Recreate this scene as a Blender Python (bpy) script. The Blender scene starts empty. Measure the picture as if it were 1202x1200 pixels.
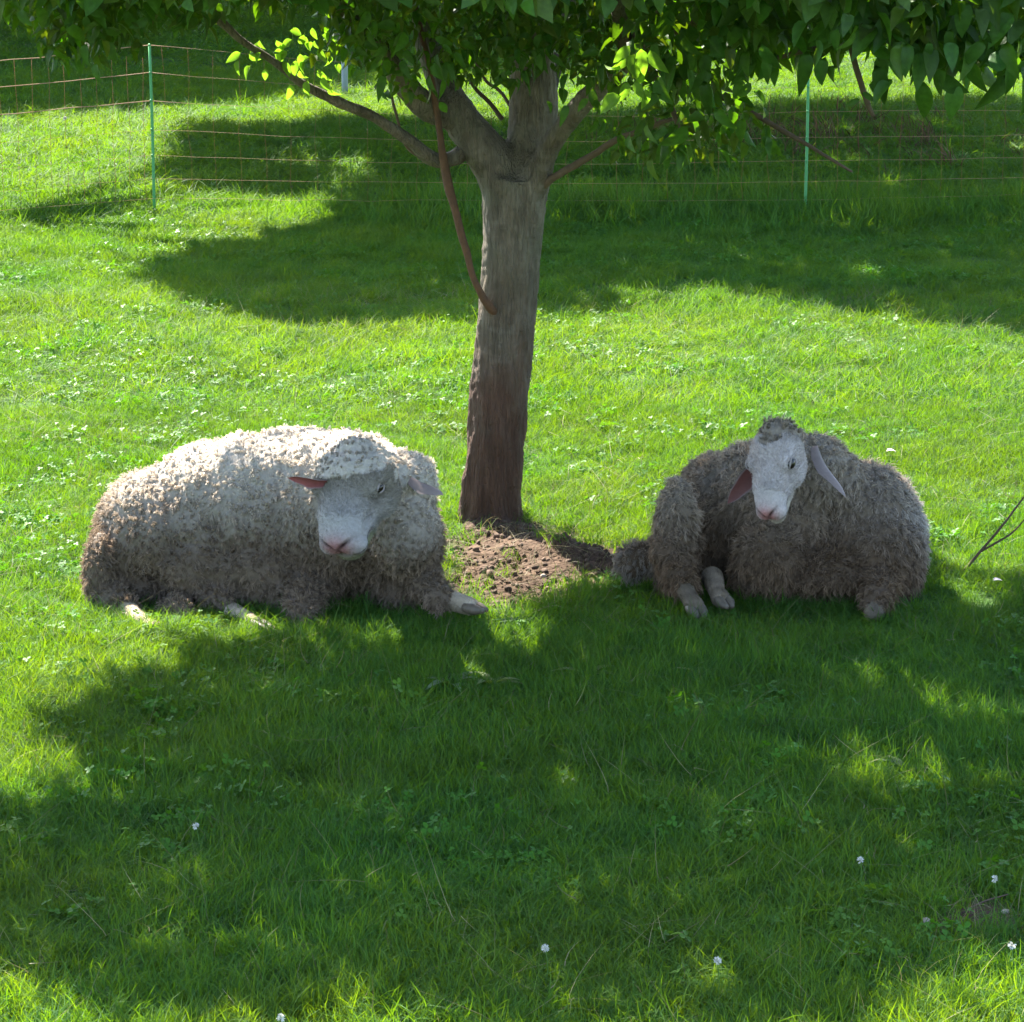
import bpy, bmesh, math, random
import numpy as np
from mathutils import Vector, Matrix, noise, Quaternion
R = math.radians
rng = np.random.default_rng(7)
random.seed(7)
scn = bpy.context.scene
COL = scn.collection

# ------------------------------------------------------------------ camera
FPX, CAMH = 3285.0, 2.4                      # focal length in pixels of the 1202 px wide photograph
TH = math.atan(756.0 / FPX)
cam_d = bpy.data.cameras.new('camera'); cam = bpy.data.objects.new('camera', cam_d)
COL.objects.link(cam); scn.camera = cam
cam.location = (0, 0, CAMH); cam.rotation_euler = (math.pi/2 - TH, 0, 0)
cam_d.sensor_width = 36; cam_d.lens = 36 * FPX / 1202; cam_d.clip_end = 1000
# ------------------------------------------------------------------ sky, sun, exposure
SUN = Vector((-0.41, 0.735, 1.0))            # towards the sun; x,y per metre of height
wd = bpy.data.worlds.new('World'); scn.world = wd; wd.use_nodes = True
nt = wd.node_tree; nt.nodes.clear()
sk = nt.nodes.new('ShaderNodeTexSky'); sk.sky_type = 'NISHITA'; sk.sun_disc = False
sk.sun_elevation = math.atan(1 / math.hypot(SUN.x, SUN.y)); sk.sun_rotation = math.atan2(SUN.x, SUN.y)
bg = nt.nodes.new('ShaderNodeBackground'); bg.inputs['Strength'].default_value = 0.10
wo = nt.nodes.new('ShaderNodeOutputWorld')
nt.links.new(sk.outputs[0], bg.inputs[0]); nt.links.new(bg.outputs[0], wo.inputs[0])
sl = bpy.data.lights.new('sun', 'SUN'); sl.energy = 5.0; sl.angle = R(0.55); sl.color = (1, .95, .86)
so = bpy.data.objects.new('sun', sl); COL.objects.link(so)
so.rotation_euler = (-SUN).to_track_quat('-Z', 'Y').to_euler(); so.location = (-10, 18, 25)
scn.view_settings.view_transform = 'Standard'; scn.view_settings.look = 'None'
scn.view_settings.exposure = 2.7; scn.view_settings.gamma = 1
scn.cycles.max_bounces = 6; scn.cycles.diffuse_bounces = 3; scn.cycles.glossy_bounces = 2
scn.cycles.transmission_bounces = 4; scn.cycles.transparent_max_bounces = 4
scn.cycles.use_denoising = True

# ------------------------------------------------------------------ helpers
cT, sT = math.cos(TH), math.sin(TH)
def at(px, py, Y):
    """the point at distance Y that stands at photograph pixel px,py"""
    a, b = (px - 601) / FPX, -(py - 600) / FPX
    d = Vector((a, cT + b * sT, -sT + b * cT)); return Vector((0, 0, CAMH)) + d * (Y / d.y)
def gp(px, py, h=0.0):
    a, b = (px - 601) / FPX, -(py - 600) / FPX
    d = Vector((a, cT + b * sT, -sT + b * cT)); return Vector((0, 0, CAMH)) + d * ((h - CAMH) / d.z)
def in_poly(x, y, poly):
    x = np.asarray(x, float); y = np.asarray(y, float); inside = np.zeros(x.shape, bool)
    n = len(poly)
    for i in range(n):
        x1, y1 = poly[i]; x2, y2 = poly[(i + 1) % n]
        c = ((y1 > y) != (y2 > y))
        with np.errstate(divide='ignore', invalid='ignore'):
            xi = (x2 - x1) * (y - y1) / (y2 - y1 + 1e-12) + x1
        inside ^= c & (x < xi)
    return inside
def gpoly(pts): return [tuple(gp(*p))[:2] for p in pts]
def vnoise(P, scale, seed=0):
    """smooth value noise, vectorised, about -1..1"""
    P = np.asarray(P, float) * scale + seed * 17.31
    i = np.floor(P).astype(np.int64); f = P - i; f = f * f * (3 - 2 * f)
    def h(ix, iy, iz):
        n = (ix * 374761393 + iy * 668265263 + iz * 2147483647 + seed * 1274126177) & 0xffffffff
        n = ((n ^ (n >> 13)) * 1274126177) & 0xffffffff
        return ((n ^ (n >> 16)) & 0xffff) / 32767.5 - 1
    out = 0
    for dx in (0, 1):
        for dy in (0, 1):
            for dz in (0, 1):
                w = (f[:, 0] if dx else 1 - f[:, 0]) * (f[:, 1] if dy else 1 - f[:, 1]) * (f[:, 2] if dz else 1 - f[:, 2])
                out = out + w * h(i[:, 0] + dx, i[:, 1] + dy, i[:, 2] + dz)
    return out
def vn2(x, y, s, seed=0): return vnoise(np.stack([np.ravel(x), np.ravel(y), np.zeros(np.size(x))], 1), s, seed)

def link(name, me, parent=None, mats=()):
    o = bpy.data.objects.new(name, me); COL.objects.link(o)
    if parent: o.parent = parent
    for m in mats: me.materials.append(m)
    return o
def np_mesh(name, V, F, smooth=True, col=None):
    """V Nx3, F Mxk (constant k, or list of faces)"""
    me = bpy.data.meshes.new(name)
    if isinstance(F, np.ndarray):
        k = F.shape[1]; M = len(F)
        me.vertices.add(len(V)); me.vertices.foreach_set('co', np.asarray(V, np.float32).ravel())
        me.loops.add(M * k); me.loops.foreach_set('vertex_index', F.astype(np.int32).ravel())
        me.polygons.add(M); me.polygons.foreach_set('loop_start', np.arange(0, M * k, k, dtype=np.int32))
        me.polygons.foreach_set('loop_total', np.full(M, k, np.int32))
    else:
        me.from_pydata([tuple(v) for v in V], [], F)
    me.update(calc_edges=True)
    if smooth: me.polygons.foreach_set('use_smooth', np.ones(len(me.polygons), bool))
    if col is not None: set_col(me, col)
    me.validate(); return me
def set_col(me, col):
    a = me.color_attributes.new('col', 'FLOAT_COLOR', 'POINT')
    c = np.ones((len(me.vertices), 4), np.float32); c[:, :3] = col
    a.data.foreach_set('color', c.ravel())
def get_co(me):
    a = np.empty(len(me.vertices) * 3, np.float32); me.vertices.foreach_get('co', a); return a.reshape(-1, 3).astype(float)
def thing(name, label, cat, loc=(0, 0, 0), group=None):
    o = bpy.data.objects.new(name, None); COL.objects.link(o); o.empty_display_size = .1
    o.location = loc; o['label'] = label; o['category'] = cat
    if group: o['group'] = group
    bpy.context.view_layer.update() if False else None
    return o
def tag(o, label=None, cat=None, group=None, kind=None):
    for k, v in (('label', label), ('category', cat), ('group', group), ('kind', kind)):
        if v: o[k] = v
    return o
def bake(TV, TF, rot, pos, scale):
    """many copies of one template in one vertex/face array; rot Nx3x3"""
    N, n = len(pos), len(TV)
    V = np.einsum('nij,kj->nki', rot, TV) * np.asarray(scale).reshape(N, 1, 1) + pos[:, None, :]
    F = (TF[None] + (np.arange(N) * n)[:, None, None]).reshape(-1, TF.shape[1])
    return V.reshape(-1, 3), F
def nrm(a): return a / (np.linalg.norm(a, axis=-1, keepdims=True) + 1e-9)
def frames(fwd, up):
    """rotation matrices whose columns are side, fwd, up"""
    f = nrm(fwd); s = nrm(np.cross(f, up)); u = np.cross(s, f)
    return np.stack([s, f, u], -1)
def catmull(pts, n):
    P = [np.array(p, float) for p in pts]; P = [2 * P[0] - P[1]] + P + [2 * P[-1] - P[-2]]
    out = []
    for i in range(1, len(P) - 2):
        for k in range(n):
            t = k / n; a, b, c, d = P[i - 1:i + 3]
            out.append(.5 * ((2 * b) + (-a + c) * t + (2 * a - 5 * b + 4 * c - d) * t * t + (-a + 3 * b - 3 * c + d) * t ** 3))
    out.append(P[-2]); return np.array(out)
def tube_arr(pts, rad, sides=8, sub=4, wob=0.0, seed=0):
    """closed tapered tube along points (x,y,z) with radii"""
    C = catmull([list(p) + [r] for p, r in zip(pts, rad)], sub); P, Rr = C[:, :3], np.maximum(C[:, 3], 1e-4)
    T = nrm(np.gradient(P, axis=0)); ref = np.array([.31, .92, .22]); V = []
    for i in range(len(P)):
        a = np.cross(T[i], ref); a /= np.linalg.norm(a) + 1e-9; b = np.cross(T[i], a)
        for k in range(sides):
            an = 2 * math.pi * k / sides
            V.append(P[i] + (a * math.cos(an) + b * math.sin(an)) * Rr[i])
    V.append(P[0]); V.append(P[-1]); V = np.array(V); n = len(P); F = []
    for i in range(n - 1):
        for k in range(sides):
            k2 = (k + 1) % sides
            F.append([i*sides+k, i*sides+k2, (i+1)*sides+k2]); F.append([i*sides+k, (i+1)*sides+k2, (i+1)*sides+k])
    for k in range(sides):
        k2 = (k + 1) % sides
        F.append([n*sides, k2, k]); F.append([n*sides+1, (n-1)*sides+k, (n-1)*sides+k2])
    V = V + wob * np.stack([vnoise(V, 25, seed), vnoise(V, 25, seed+1), vnoise(V, 25, seed+2)], 1) if wob else V
    return V, np.array(F)
def join_arr(L):
    V, F, o = [], [], 0
    for v, f in L: V.append(v); F.append(f + o); o += len(v)
    return np.concatenate(V), np.concatenate(F)
def ico_arr(sub=2):
    bm = bmesh.new(); bmesh.ops.create_icosphere(bm, subdivisions=sub, radius=1)
    V = np.array([v.co[:] for v in bm.verts]); F = np.array([[v.index for v in f.verts] for f in bm.faces]); bm.free(); return V, F
ICO3, ICO2, ICO1 = ico_arr(3), ico_arr(2), ico_arr(1)
def voxel(name, V, F, size, smooth_it):
    """union of closed shapes as one continuous skin"""
    me = np_mesh(name, V, F); o = bpy.data.objects.new(name, me); COL.objects.link(o)
    m = o.modifiers.new('r', 'REMESH'); m.mode = 'VOXEL'; m.voxel_size = size
    s = o.modifiers.new('s', 'SMOOTH'); s.factor = .5; s.iterations = smooth_it
    dg = bpy.context.evaluated_depsgraph_get(); out = bpy.data.meshes.new_from_object(o.evaluated_get(dg))
    bpy.data.objects.remove(o); bpy.data.meshes.remove(me); out.name = name
    for c in list(out.color_attributes): out.color_attributes.remove(c)
    return out

# ------------------------------------------------------------------ materials
def mat(name):
    m = bpy.data.materials.new(name); m.use_nodes = True; t = m.node_tree; t.nodes.clear()
    return m, t, t.nodes.new('ShaderNodeOutputMaterial')
def N(t, kind, **kw):
    n = t.nodes.new('ShaderNode' + kind)
    for k, v in kw.items():
        if k in n.inputs: n.inputs[k].default_value = v
        else: setattr(n, k, v)
    return n
def ramp(t, fac, stops):
    r = t.nodes.new('ShaderNodeValToRGB'); e = r.color_ramp.elements
    while len(e) < len(stops): e.new(.5)
    for i, (p, c) in enumerate(stops): e[i].position = p; e[i].color = (*c, 1)
    t.links.new(fac, r.inputs[0]); return r.outputs[0]
def mixc(t, fac, a, b, mode='MIX'):
    m = t.nodes.new('ShaderNodeMix'); m.data_type = 'RGBA'; m.blend_type = mode
    for s, v in ((m.inputs[0], fac), (m.inputs[6], a), (m.inputs[7], b)):
        if hasattr(v, 'is_output'): t.links.new(v, s)
        elif isinstance(v, (int, float)): s.default_value = v
        else: s.default_value = (*v, 1)
    return m.outputs[2]
def noise_n(t, scale, detail=3, obj=False, vec=None, dist=0):
    n = t.nodes.new('ShaderNodeTexNoise'); n.inputs['Scale'].default_value = scale; n.inputs['Detail'].default_value = detail
    n.inputs['Distortion'].default_value = dist
    if vec is None:
        tc = t.nodes.new('ShaderNodeNewGeometry'); vec = tc.outputs['Position']
    t.links.new(vec, n.inputs['Vector']); return n.outputs['Fac']
def bump(t, fac, st, dist=.01):
    b = t.nodes.new('ShaderNodeBump'); b.inputs['Strength'].default_value = st; b.inputs['Distance'].default_value = dist
    t.links.new(fac, b.inputs['Height']); return b.outputs[0]
def leafy(name, col_out_fn, transl=.45, rough=.45, spec=.5, tcol=(1.3, 1.35, .5)):
    m, t, out = mat(name); c = col_out_fn(t)
    p = N(t, 'BsdfPrincipled', Roughness=rough); p.inputs['Specular IOR Level'].default_value = spec
    t.links.new(c, p.inputs['Base Color'])
    tr = N(t, 'BsdfTranslucent'); tc = mixc(t, 1.0, c, tcol, 'MULTIPLY'); t.links.new(tc, tr.inputs['Color'])
    mx = N(t, 'MixShader'); mx.inputs[0].default_value = transl
    t.links.new(p.outputs[0], mx.inputs[1]); t.links.new(tr.outputs[0], mx.inputs[2]); t.links.new(mx.outputs[0], out.inputs[0])
    return m
def inst_attr(t, name='tint'):
    a = N(t, 'Attribute', attribute_type='INSTANCER', attribute_name=name); return a.outputs['Fac']
def grass_col(a, b, c):
    def fn(t):
        f = inst_attr(t)
        base = ramp(t, f, [(0, a), (.5, b), (1, c)])
        n = noise_n(t, 1.3, 2)
        return mixc(t, ramp(t, n, [(.35, (.0,)*3), (.7, (.55,)*3)]), base, (.058, .115, .018))
    return fn
M_GRASS = leafy('grass_blade', grass_col((.031, .100, .027), (.050, .142, .028), (.090, .178, .030)), .5, .55, .12, (2.25, 1.68, .08))
M_CLOVER = leafy('clover_leaf', grass_col((.035, .12, .012), (.05, .16, .012), (.08, .16, .02)), .4, .5, .16, (1.6, 1.5, .3))
M_STRAW = leafy('dry_straw', lambda t: ramp(t, inst_attr(t), [(0, (.07, .075, .025)), (.5, (.15, .13, .055)), (1, (.32, .27, .14))]), .25, .6, .3, (1, 1, .8))
M_WEED = leafy('dry_weed', lambda t: ramp(t, inst_attr(t), [(0, (.05, .045, .018)), (1, (.13, .085, .045))]), .25, .8, .1, (1, 1, .8))
def simple(name, c1, c2, scale, rough=.8, bs=.0, bscale=60, spec=.3):
    m, t, out = mat(name)
    tc = t.nodes.new('ShaderNodeTexCoord').outputs['Object']
    c = mixc(t, noise_n(t, scale, 4, vec=tc), c1, c2)
    p = N(t, 'BsdfPrincipled', Roughness=rough); p.inputs['Specular IOR Level'].default_value = spec
    t.links.new(c, p.inputs['Base Color'])
    if bs: t.links.new(bump(t, noise_n(t, bscale, 4, vec=tc), bs), p.inputs['Normal'])
    t.links.new(p.outputs[0], out.inputs[0]); return m
def attr_mat(name, rough=.8, spec=.2, var=.25, nscale=60, bs=.3, bscale=200, transl=0, tcol=(1, 1, 1), sss=0):
    m, t, out = mat(name)
    a = N(t, 'Attribute', attribute_name='col').outputs['Color']
    n = noise_n(t, nscale, 4)
    c = mixc(t, 1.0, a, ramp(t, n, [(.25, (1 - var,) * 3), (.75, (1 + var,) * 3)]), 'MULTIPLY')
    p = N(t, 'BsdfPrincipled', Roughness=rough); p.inputs['Specular IOR Level'].default_value = spec
    t.links.new(c, p.inputs['Base Color'])
    if bs: t.links.new(bump(t, noise_n(t, bscale, 3), bs, .004), p.inputs['Normal'])
    if transl:
        tr = N(t, 'BsdfTranslucent'); t.links.new(mixc(t, 1.0, c, tcol, 'MULTIPLY'), tr.inputs['Color'])
        mx = N(t, 'MixShader'); mx.inputs[0].default_value = transl
        t.links.new(p.outputs[0], mx.inputs[1]); t.links.new(tr.outputs[0], mx.inputs[2]); t.links.new(mx.outputs[0], out.inputs[0])
    else: t.links.new(p.outputs[0], out.inputs[0])
    return m
M_SKIN = attr_mat('sheep_skin', .85, .12, .14, 120, .8, 420)
M_WOOL = attr_mat('wool', .9, .1, .12, 130, .0, 300, .28, (1, .95, .85))
M_EAR = attr_mat('ear_skin', .6, .3, .1, 90, .2, 260, .3, (1.0, .5, .5))
M_LEAF = attr_mat('apple_leaf', .5, .28, .25, 60, .4, 120, .42, (2.1, 1.9, .2))
M_LIME = attr_mat('sunlit_leaf', .5, .25, .2, 60, .3, 120, .5, (1.35, 1.6, .4))  # lit version of the apple leaf, sunlight put into the colour
M_LEAF2 = attr_mat('tree_leaf', .5, .4, .15, 20, 0, 90, .4, (1.9, 1.9, .4))
M_EYE = simple('eye_gloss', (.012, .008, .006), (.02, .014, .01), 40, .12, spec=.35)
M_LID = simple('eyelid_skin', (.20, .16, .15), (.32, .27, .25), 60, .6)
M_HOOF = simple('hoof_horn', (.05, .038, .028), (.16, .125, .09), 60, .5)
M_POST = simple('green_plastic', (.06, .24, .07), (.09, .30, .11), 30, .5)
M_STRAND = simple('orange_polywire', (.30, .12, .05), (.5, .34, .2), 6, .7)
M_STRING = simple('netting_string', (.20, .07, .03), (.28, .11, .05), 20, .8)
M_STAKE = simple('grey_metal_stake', (.20, .25, .28), (.28, .33, .36), 20, .5)
M_PETAL = simple('clover_petal', (.42, .42, .36), (.72, .70, .64), 200, .7)
M_STEM = simple('green_stem', (.06, .14, .02), (.09, .18, .03), 80, .6)
M_FALLEN = simple('fallen_petal', (.72, .50, .48), (.82, .7, .66), 60, .6)
M_PEBBLE = simple('pale_pebble', (.26, .2, .15), (.42, .34, .27), 40, .8, .3)
M_TWIG = simple('dry_twig', (.05, .035, .022), (.13, .09, .06), 40, .9, .4, 200)
M_SOIL = simple('soil_clod', (.025, .015, .010), (.15, .098, .065), 14, .95, .6, 90)

def bark_mat():
    m, t, out = mat('apple_bark')
    geo = t.nodes.new('ShaderNodeNewGeometry'); pos = geo.outputs['Position']
    mp = N(t, 'Mapping'); mp.inputs['Scale'].default_value = (1, 1, .28); t.links.new(pos, mp.inputs[0])
    mh = N(t, 'Mapping'); mh.inputs['Scale'].default_value = (.22, .22, 1.6); t.links.new(pos, mh.inputs[0])
    n1 = noise_n(t, 22, 5, vec=mp.outputs[0], dist=.6); n2 = noise_n(t, 60, 4, vec=mh.outputs[0]); n3 = noise_n(t, 7, 3)
    grey = mixc(t, n1, (.024, .019, .013), (.215, .175, .125))
    grey = mixc(t, ramp(t, n2, [(.60, (0,)*3), (.78, (.22,)*3)]), grey, (.24, .21, .16))      # lenticels
    n5 = noise_n(t, 13, 4, dist=.8); grey = mixc(t, ramp(t, n5, [(.45, (0,)*3), (.68, (.38,)*3)]), grey, (.25, .215, .165))
    grey = mixc(t, ramp(t, n3, [(.5, (0,)*3), (.7, (.5,)*3)]), grey, (.10, .105, .065))         # algae
    brown = mixc(t, n1, (.026, .014, .009), (.150, .082, .052))                                   # rubbed wood below
    sx = N(t, 'SeparateXYZ'); t.links.new(pos, sx.inputs[0])
    md = N(t, 'Math', operation='MULTIPLY_ADD'); t.links.new(n3, md.inputs[0]); md.inputs[1].default_value = -.9
    ad = N(t, 'Math', operation='ADD'); t.links.new(sx.outputs[2], md.inputs[2]); t.links.new(md.outputs[0], ad.inputs[0]); ad.inputs[1].default_value = .5
    f = ramp(t, ad.outputs[0], [(.45, (1,)*3), (1.0, (0,)*3)])
    c = mixc(t, f, grey, brown)
    p = N(t, 'BsdfPrincipled', Roughness=.85); p.inputs['Specular IOR Level'].default_value = .25
    t.links.new(c, p.inputs['Base Color'])
    mv = N(t, 'Mapping'); mv.inputs['Scale'].default_value = (1, 1, .12); t.links.new(pos, mv.inputs[0]); n4 = noise_n(t, 75, 6, vec=mv.outputs[0], dist=1.2)
    sm = N(t, 'Math', operation='ADD'); t.links.new(n1, sm.inputs[0]); t.links.new(n4, sm.inputs[1])
    t.links.new(bump(t, sm.outputs[0], 1.0, .035), p.inputs['Normal']); t.links.new(p.outputs[0], out.inputs[0]); return m
M_BARK = bark_mat()
M_BARK2 = simple('dark_bark', (.015, .011, .007), (.05, .036, .024), 9, .9, .6, 40)
M_SPROUT = simple('reddish_sprout_bark', (.035, .022, .014), (.13, .062, .03), 30, .8, .5, 90)

def ground_mat():
    m, t, out = mat('ground')
    a = N(t, 'Attribute', attribute_name='col').outputs['Color']
    soil = mixc(t, noise_n(t, 16, 6), (.022, .013, .008), (.12, .076, .048))
    n = noise_n(t, 6, 5); nf = noise_n(t, 90, 4)
    g = mixc(t, n, (.030, .085, .010), (.055, .13, .014)); g = mixc(t, ramp(t, nf, [(.35, (.8,)*3), (.65, (0,)*3)]), g, (.03, .04, .012))
    p = N(t, 'BsdfPrincipled', Roughness=.95); p.inputs['Specular IOR Level'].default_value = .15
    sx = N(t, 'SeparateColor'); t.links.new(a, sx.inputs[0])
    t.links.new(mixc(t, sx.outputs[0], g, soil), p.inputs['Base Color'])
    t.links.new(bump(t, noise_n(t, 45, 6), .8, .03), p.inputs['Normal']); t.links.new(p.outputs[0], out.inputs[0]); return m
M_GROUND = ground_mat()

# ------------------------------------------------------------------ ground
SOIL1 = gpoly([(520, 640), (545, 622), (610, 618), (660, 622), (720, 636), (770, 650), (765, 676), (700, 690), (655, 704), (600, 722), (560, 716), (525, 700)])
SOIL2 = gpoly([(1035, 1082), (1080, 1068), (1215, 1062), (1215, 1088), (1110, 1100), (1060, 1094)])
def soil_amt(x, y):
    x, y = np.ravel(x), np.ravel(y); out = np.zeros(len(x))
    jx = x + .05 * vn2(x, y, 14, 3); jy = y + .10 * vn2(x, y, 12, 4)
    for k in range(6):                                   # soft edge from jittered lookups
        dx, dy = .035 * math.cos(k * 1.047), .07 * math.sin(k * 1.047)
        out += (in_poly(jx + dx, jy + dy, SOIL1) | in_poly(jx + dx, jy + dy, SOIL2)) / 6
    return out
def gz(x, y):
    x, y = np.ravel(x).astype(float), np.ravel(y).astype(float)
    z = .018 * vn2(x, y, .9, 1) + .008 * vn2(x, y, 3.1, 2)
    s = soil_amt(x, y)
    z += s * (.018 * vn2(x, y, 9, 5) + .016 * vn2(x, y, 22, 6) - .006)
    z += s * .06 * np.exp(-(((x - .14) / .20) ** 2 + ((y - 9.78 + .35 * (x - .1)) / .13) ** 2)) - s * .09 * np.exp(-(((x - .03) / .16) ** 2 + ((y - 9.32) / .20) ** 2)) + s * .02 * vn2(x, y, 5, 77)
    z += .015 * np.exp(-(((x - .12) / .16) ** 2 + ((y - 9.75) / .25) ** 2))
    z += .05 * np.exp(-(((x + .07) / .16) ** 2 + ((y - 10.2) / .2) ** 2))
    return z
xs = np.concatenate([-np.geomspace(80, 2.6, 26), np.arange(-2.55, 2.56, .034), np.geomspace(2.6, 80, 26)])
ys = np.concatenate([[-25, -12, -5, 0, 2.5, 4, 5], np.arange(5.4, 12.5, .036), np.geomspace(12.6, 30, 50), np.geomspace(31, 190, 24)])
GX, GY = np.meshgrid(xs, ys); nx, ny = len(xs), len(ys)
S = soil_amt(GX, GY)
V = np.stack([GX.ravel(), GY.ravel(), gz(GX, GY)], 1)
i = np.arange(nx * ny).reshape(ny, nx)
F = np.stack([i[:-1, :-1].ravel(), i[:-1, 1:].ravel(), i[1:, 1:].ravel(), i[1:, :-1].ravel()], 1)
g = link('ground', np_mesh('ground', V, F, True, np.stack([S] * 3, 1)), None, [M_GROUND]); tag(g, kind='structure', label='green meadow ground with bare soil around the apple tree')

# ------------------------------------------------------------------ sheep
class Animal:
    def __init__(s): s.L = []; s.prim = []          # prim: (kind, data, region)
    def ell(s, c, r, reg='wool', rot=None):
        V = ICO3[0] * np.array(r)
        Mx = np.array(rot) if rot is not None else np.eye(3)
        s.L.append((V @ Mx.T + np.array(c), ICO3[1])); s.prim.append(('e', np.array(c, float), np.array(r, float), Mx, reg))
    def cap(s, a, b, ra, rb, reg='wool', steps=7):
        a, b = np.array(a, float), np.array(b, float)
        for k in range(steps + 1):
            t = k / steps; r = ra + (rb - ra) * t; c = a + (b - a) * t
            s.L.append((ICO2[0] * r * 1.02 + c, ICO2[1]))
        s.prim.append(('c', a, b, ra, rb, reg))
    def region_dist(s, P, regs):
        best = np.full(len(P), 9.0)
        for p in s.prim:
            if p[-1] not in regs: continue
            if p[0] == 'e':
                q = (P - p[1]) @ p[3]; k = np.linalg.norm(q / p[2], axis=1); d = (k - 1) * p[2].min()
            else:
                ab = p[2] - p[1]; t = np.clip(((P - p[1]) @ ab) / (ab @ ab), 0, 1)
                d = np.linalg.norm(P - (p[1] + t[:, None] * ab), axis=1) - (p[3] + (p[4] - p[3]) * t)
            best = np.minimum(best, d)
        return best

def head_frame(n, u):
    n = Vector(n).normalized(); u = Vector(u); u = (u - n * u.dot(n)).normalized(); s = n.cross(u)
    return np.array([n[:], s[:], u[:]]).T            # columns n, s, u
def add_head(A, org, Fm, k, wide):
    W = lambda n, s, u: org + Fm @ (np.array([n, s * wide, u]) * k)
    E = lambda c, r: A.ell(W(*c), np.array((r[0], r[1] * wide, r[2])) * k, 'face', Fm)
    E((.055, 0, -.005), (.085, .074, .078))
    for q in (-1, 1):
        E((.095, q * .040, .024), (.042, .030, .030))
        E((.095, q * .036, -.045), (.070, .034, .050))
        E((.246, q * .020, -.030), (.032, .026, .032))
    for t in np.linspace(0, 1, 9):                               # bridge of the nose, sides of the muzzle, jaw
        E((.08 + .10 * t, 0, .016 - .004 * t), (.05, .054 - .010 * t, .050 - .008 * t))
        E((.18 + .062 * t, 0, .012 - .024 * t), (.036, .044 - .004 * t, .042 - .008 * t))
        E((.08 + .15 * t, 0, -.030), (.045, .058 - .018 * t, .050 - .016 * t))
        E((.06 + .155 * t, 0, -.068), (.045, .045 - .016 * t, .045 - .020 * t))
    E((.248, 0, -.066), (.030, .027, .017))
    return W
def falloff(d, r): return np.exp(-(d / r) ** 2)

def ear_mesh(root, tip, normal, width, fold=.35, inner=(.25, .10, .095)):
    """cupped leaf-shaped ear with real thickness; inner side faces 'normal'"""
    root, tip, nn = np.array(root), np.array(tip), nrm(np.array(normal, float))
    ax = tip - root; L = np.linalg.norm(ax); ax /= L; nn = nrm(nn - ax * (nn @ ax)); sd = np.cross(ax, nn)
    nu, nv = 12, 9; V = []; C = []
    for side in (1, -1):
        for a in range(nu):
            t = a / (nu - 1); w = width * (.52 + .62 * math.sin(math.pi * min(1, t * .9 + .05))) * (1 - t ** 3.2) ** .6 * .62 + .0015 + .0015 * math.sin(t * 17)
            for b in range(nv):
                v = b / (nv - 1) * 2 - 1
                cup = (v * v) * fold * w - .1 * L * t * t * .6
                th = .0038 * side * (1 - v * v) * (1 - t ** 4)
                V.append(root + ax * L * t + sd * v * w + nn * (cup * (1 - .4 * t) + th + .05 * L * math.sin(t * 5)) + np.array([0, 0, -.10 * L * t * t + .05 * L * t]))
                rim = abs(v) > .8
                k_ = 1 - .35 * (1 - t); C.append(tuple(q * k_ for q in inner) if (side == 1 and not rim) else (.35 * k_, .275 * k_, .255 * k_))
    F = []
    for s_ in (0, 1):
        o = s_ * nu * nv
        for a in range(nu - 1):
            for b in range(nv - 1):
                q = [o + a*nv+b, o + a*nv+b+1, o + (a+1)*nv+b+1, o + (a+1)*nv+b]
                F.append(q if s_ == 0 else q[::-1])
    o = nu * nv
    for a in range(nu - 1):
        for b in (0, nv - 1):
            q = [a*nv+b, (a+1)*nv+b, o+(a+1)*nv+b, o+a*nv+b]; F.append(q if b == 0 else q[::-1])
    return np_mesh('ear', np.array(V), np.array(F), True, np.array(C))

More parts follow.
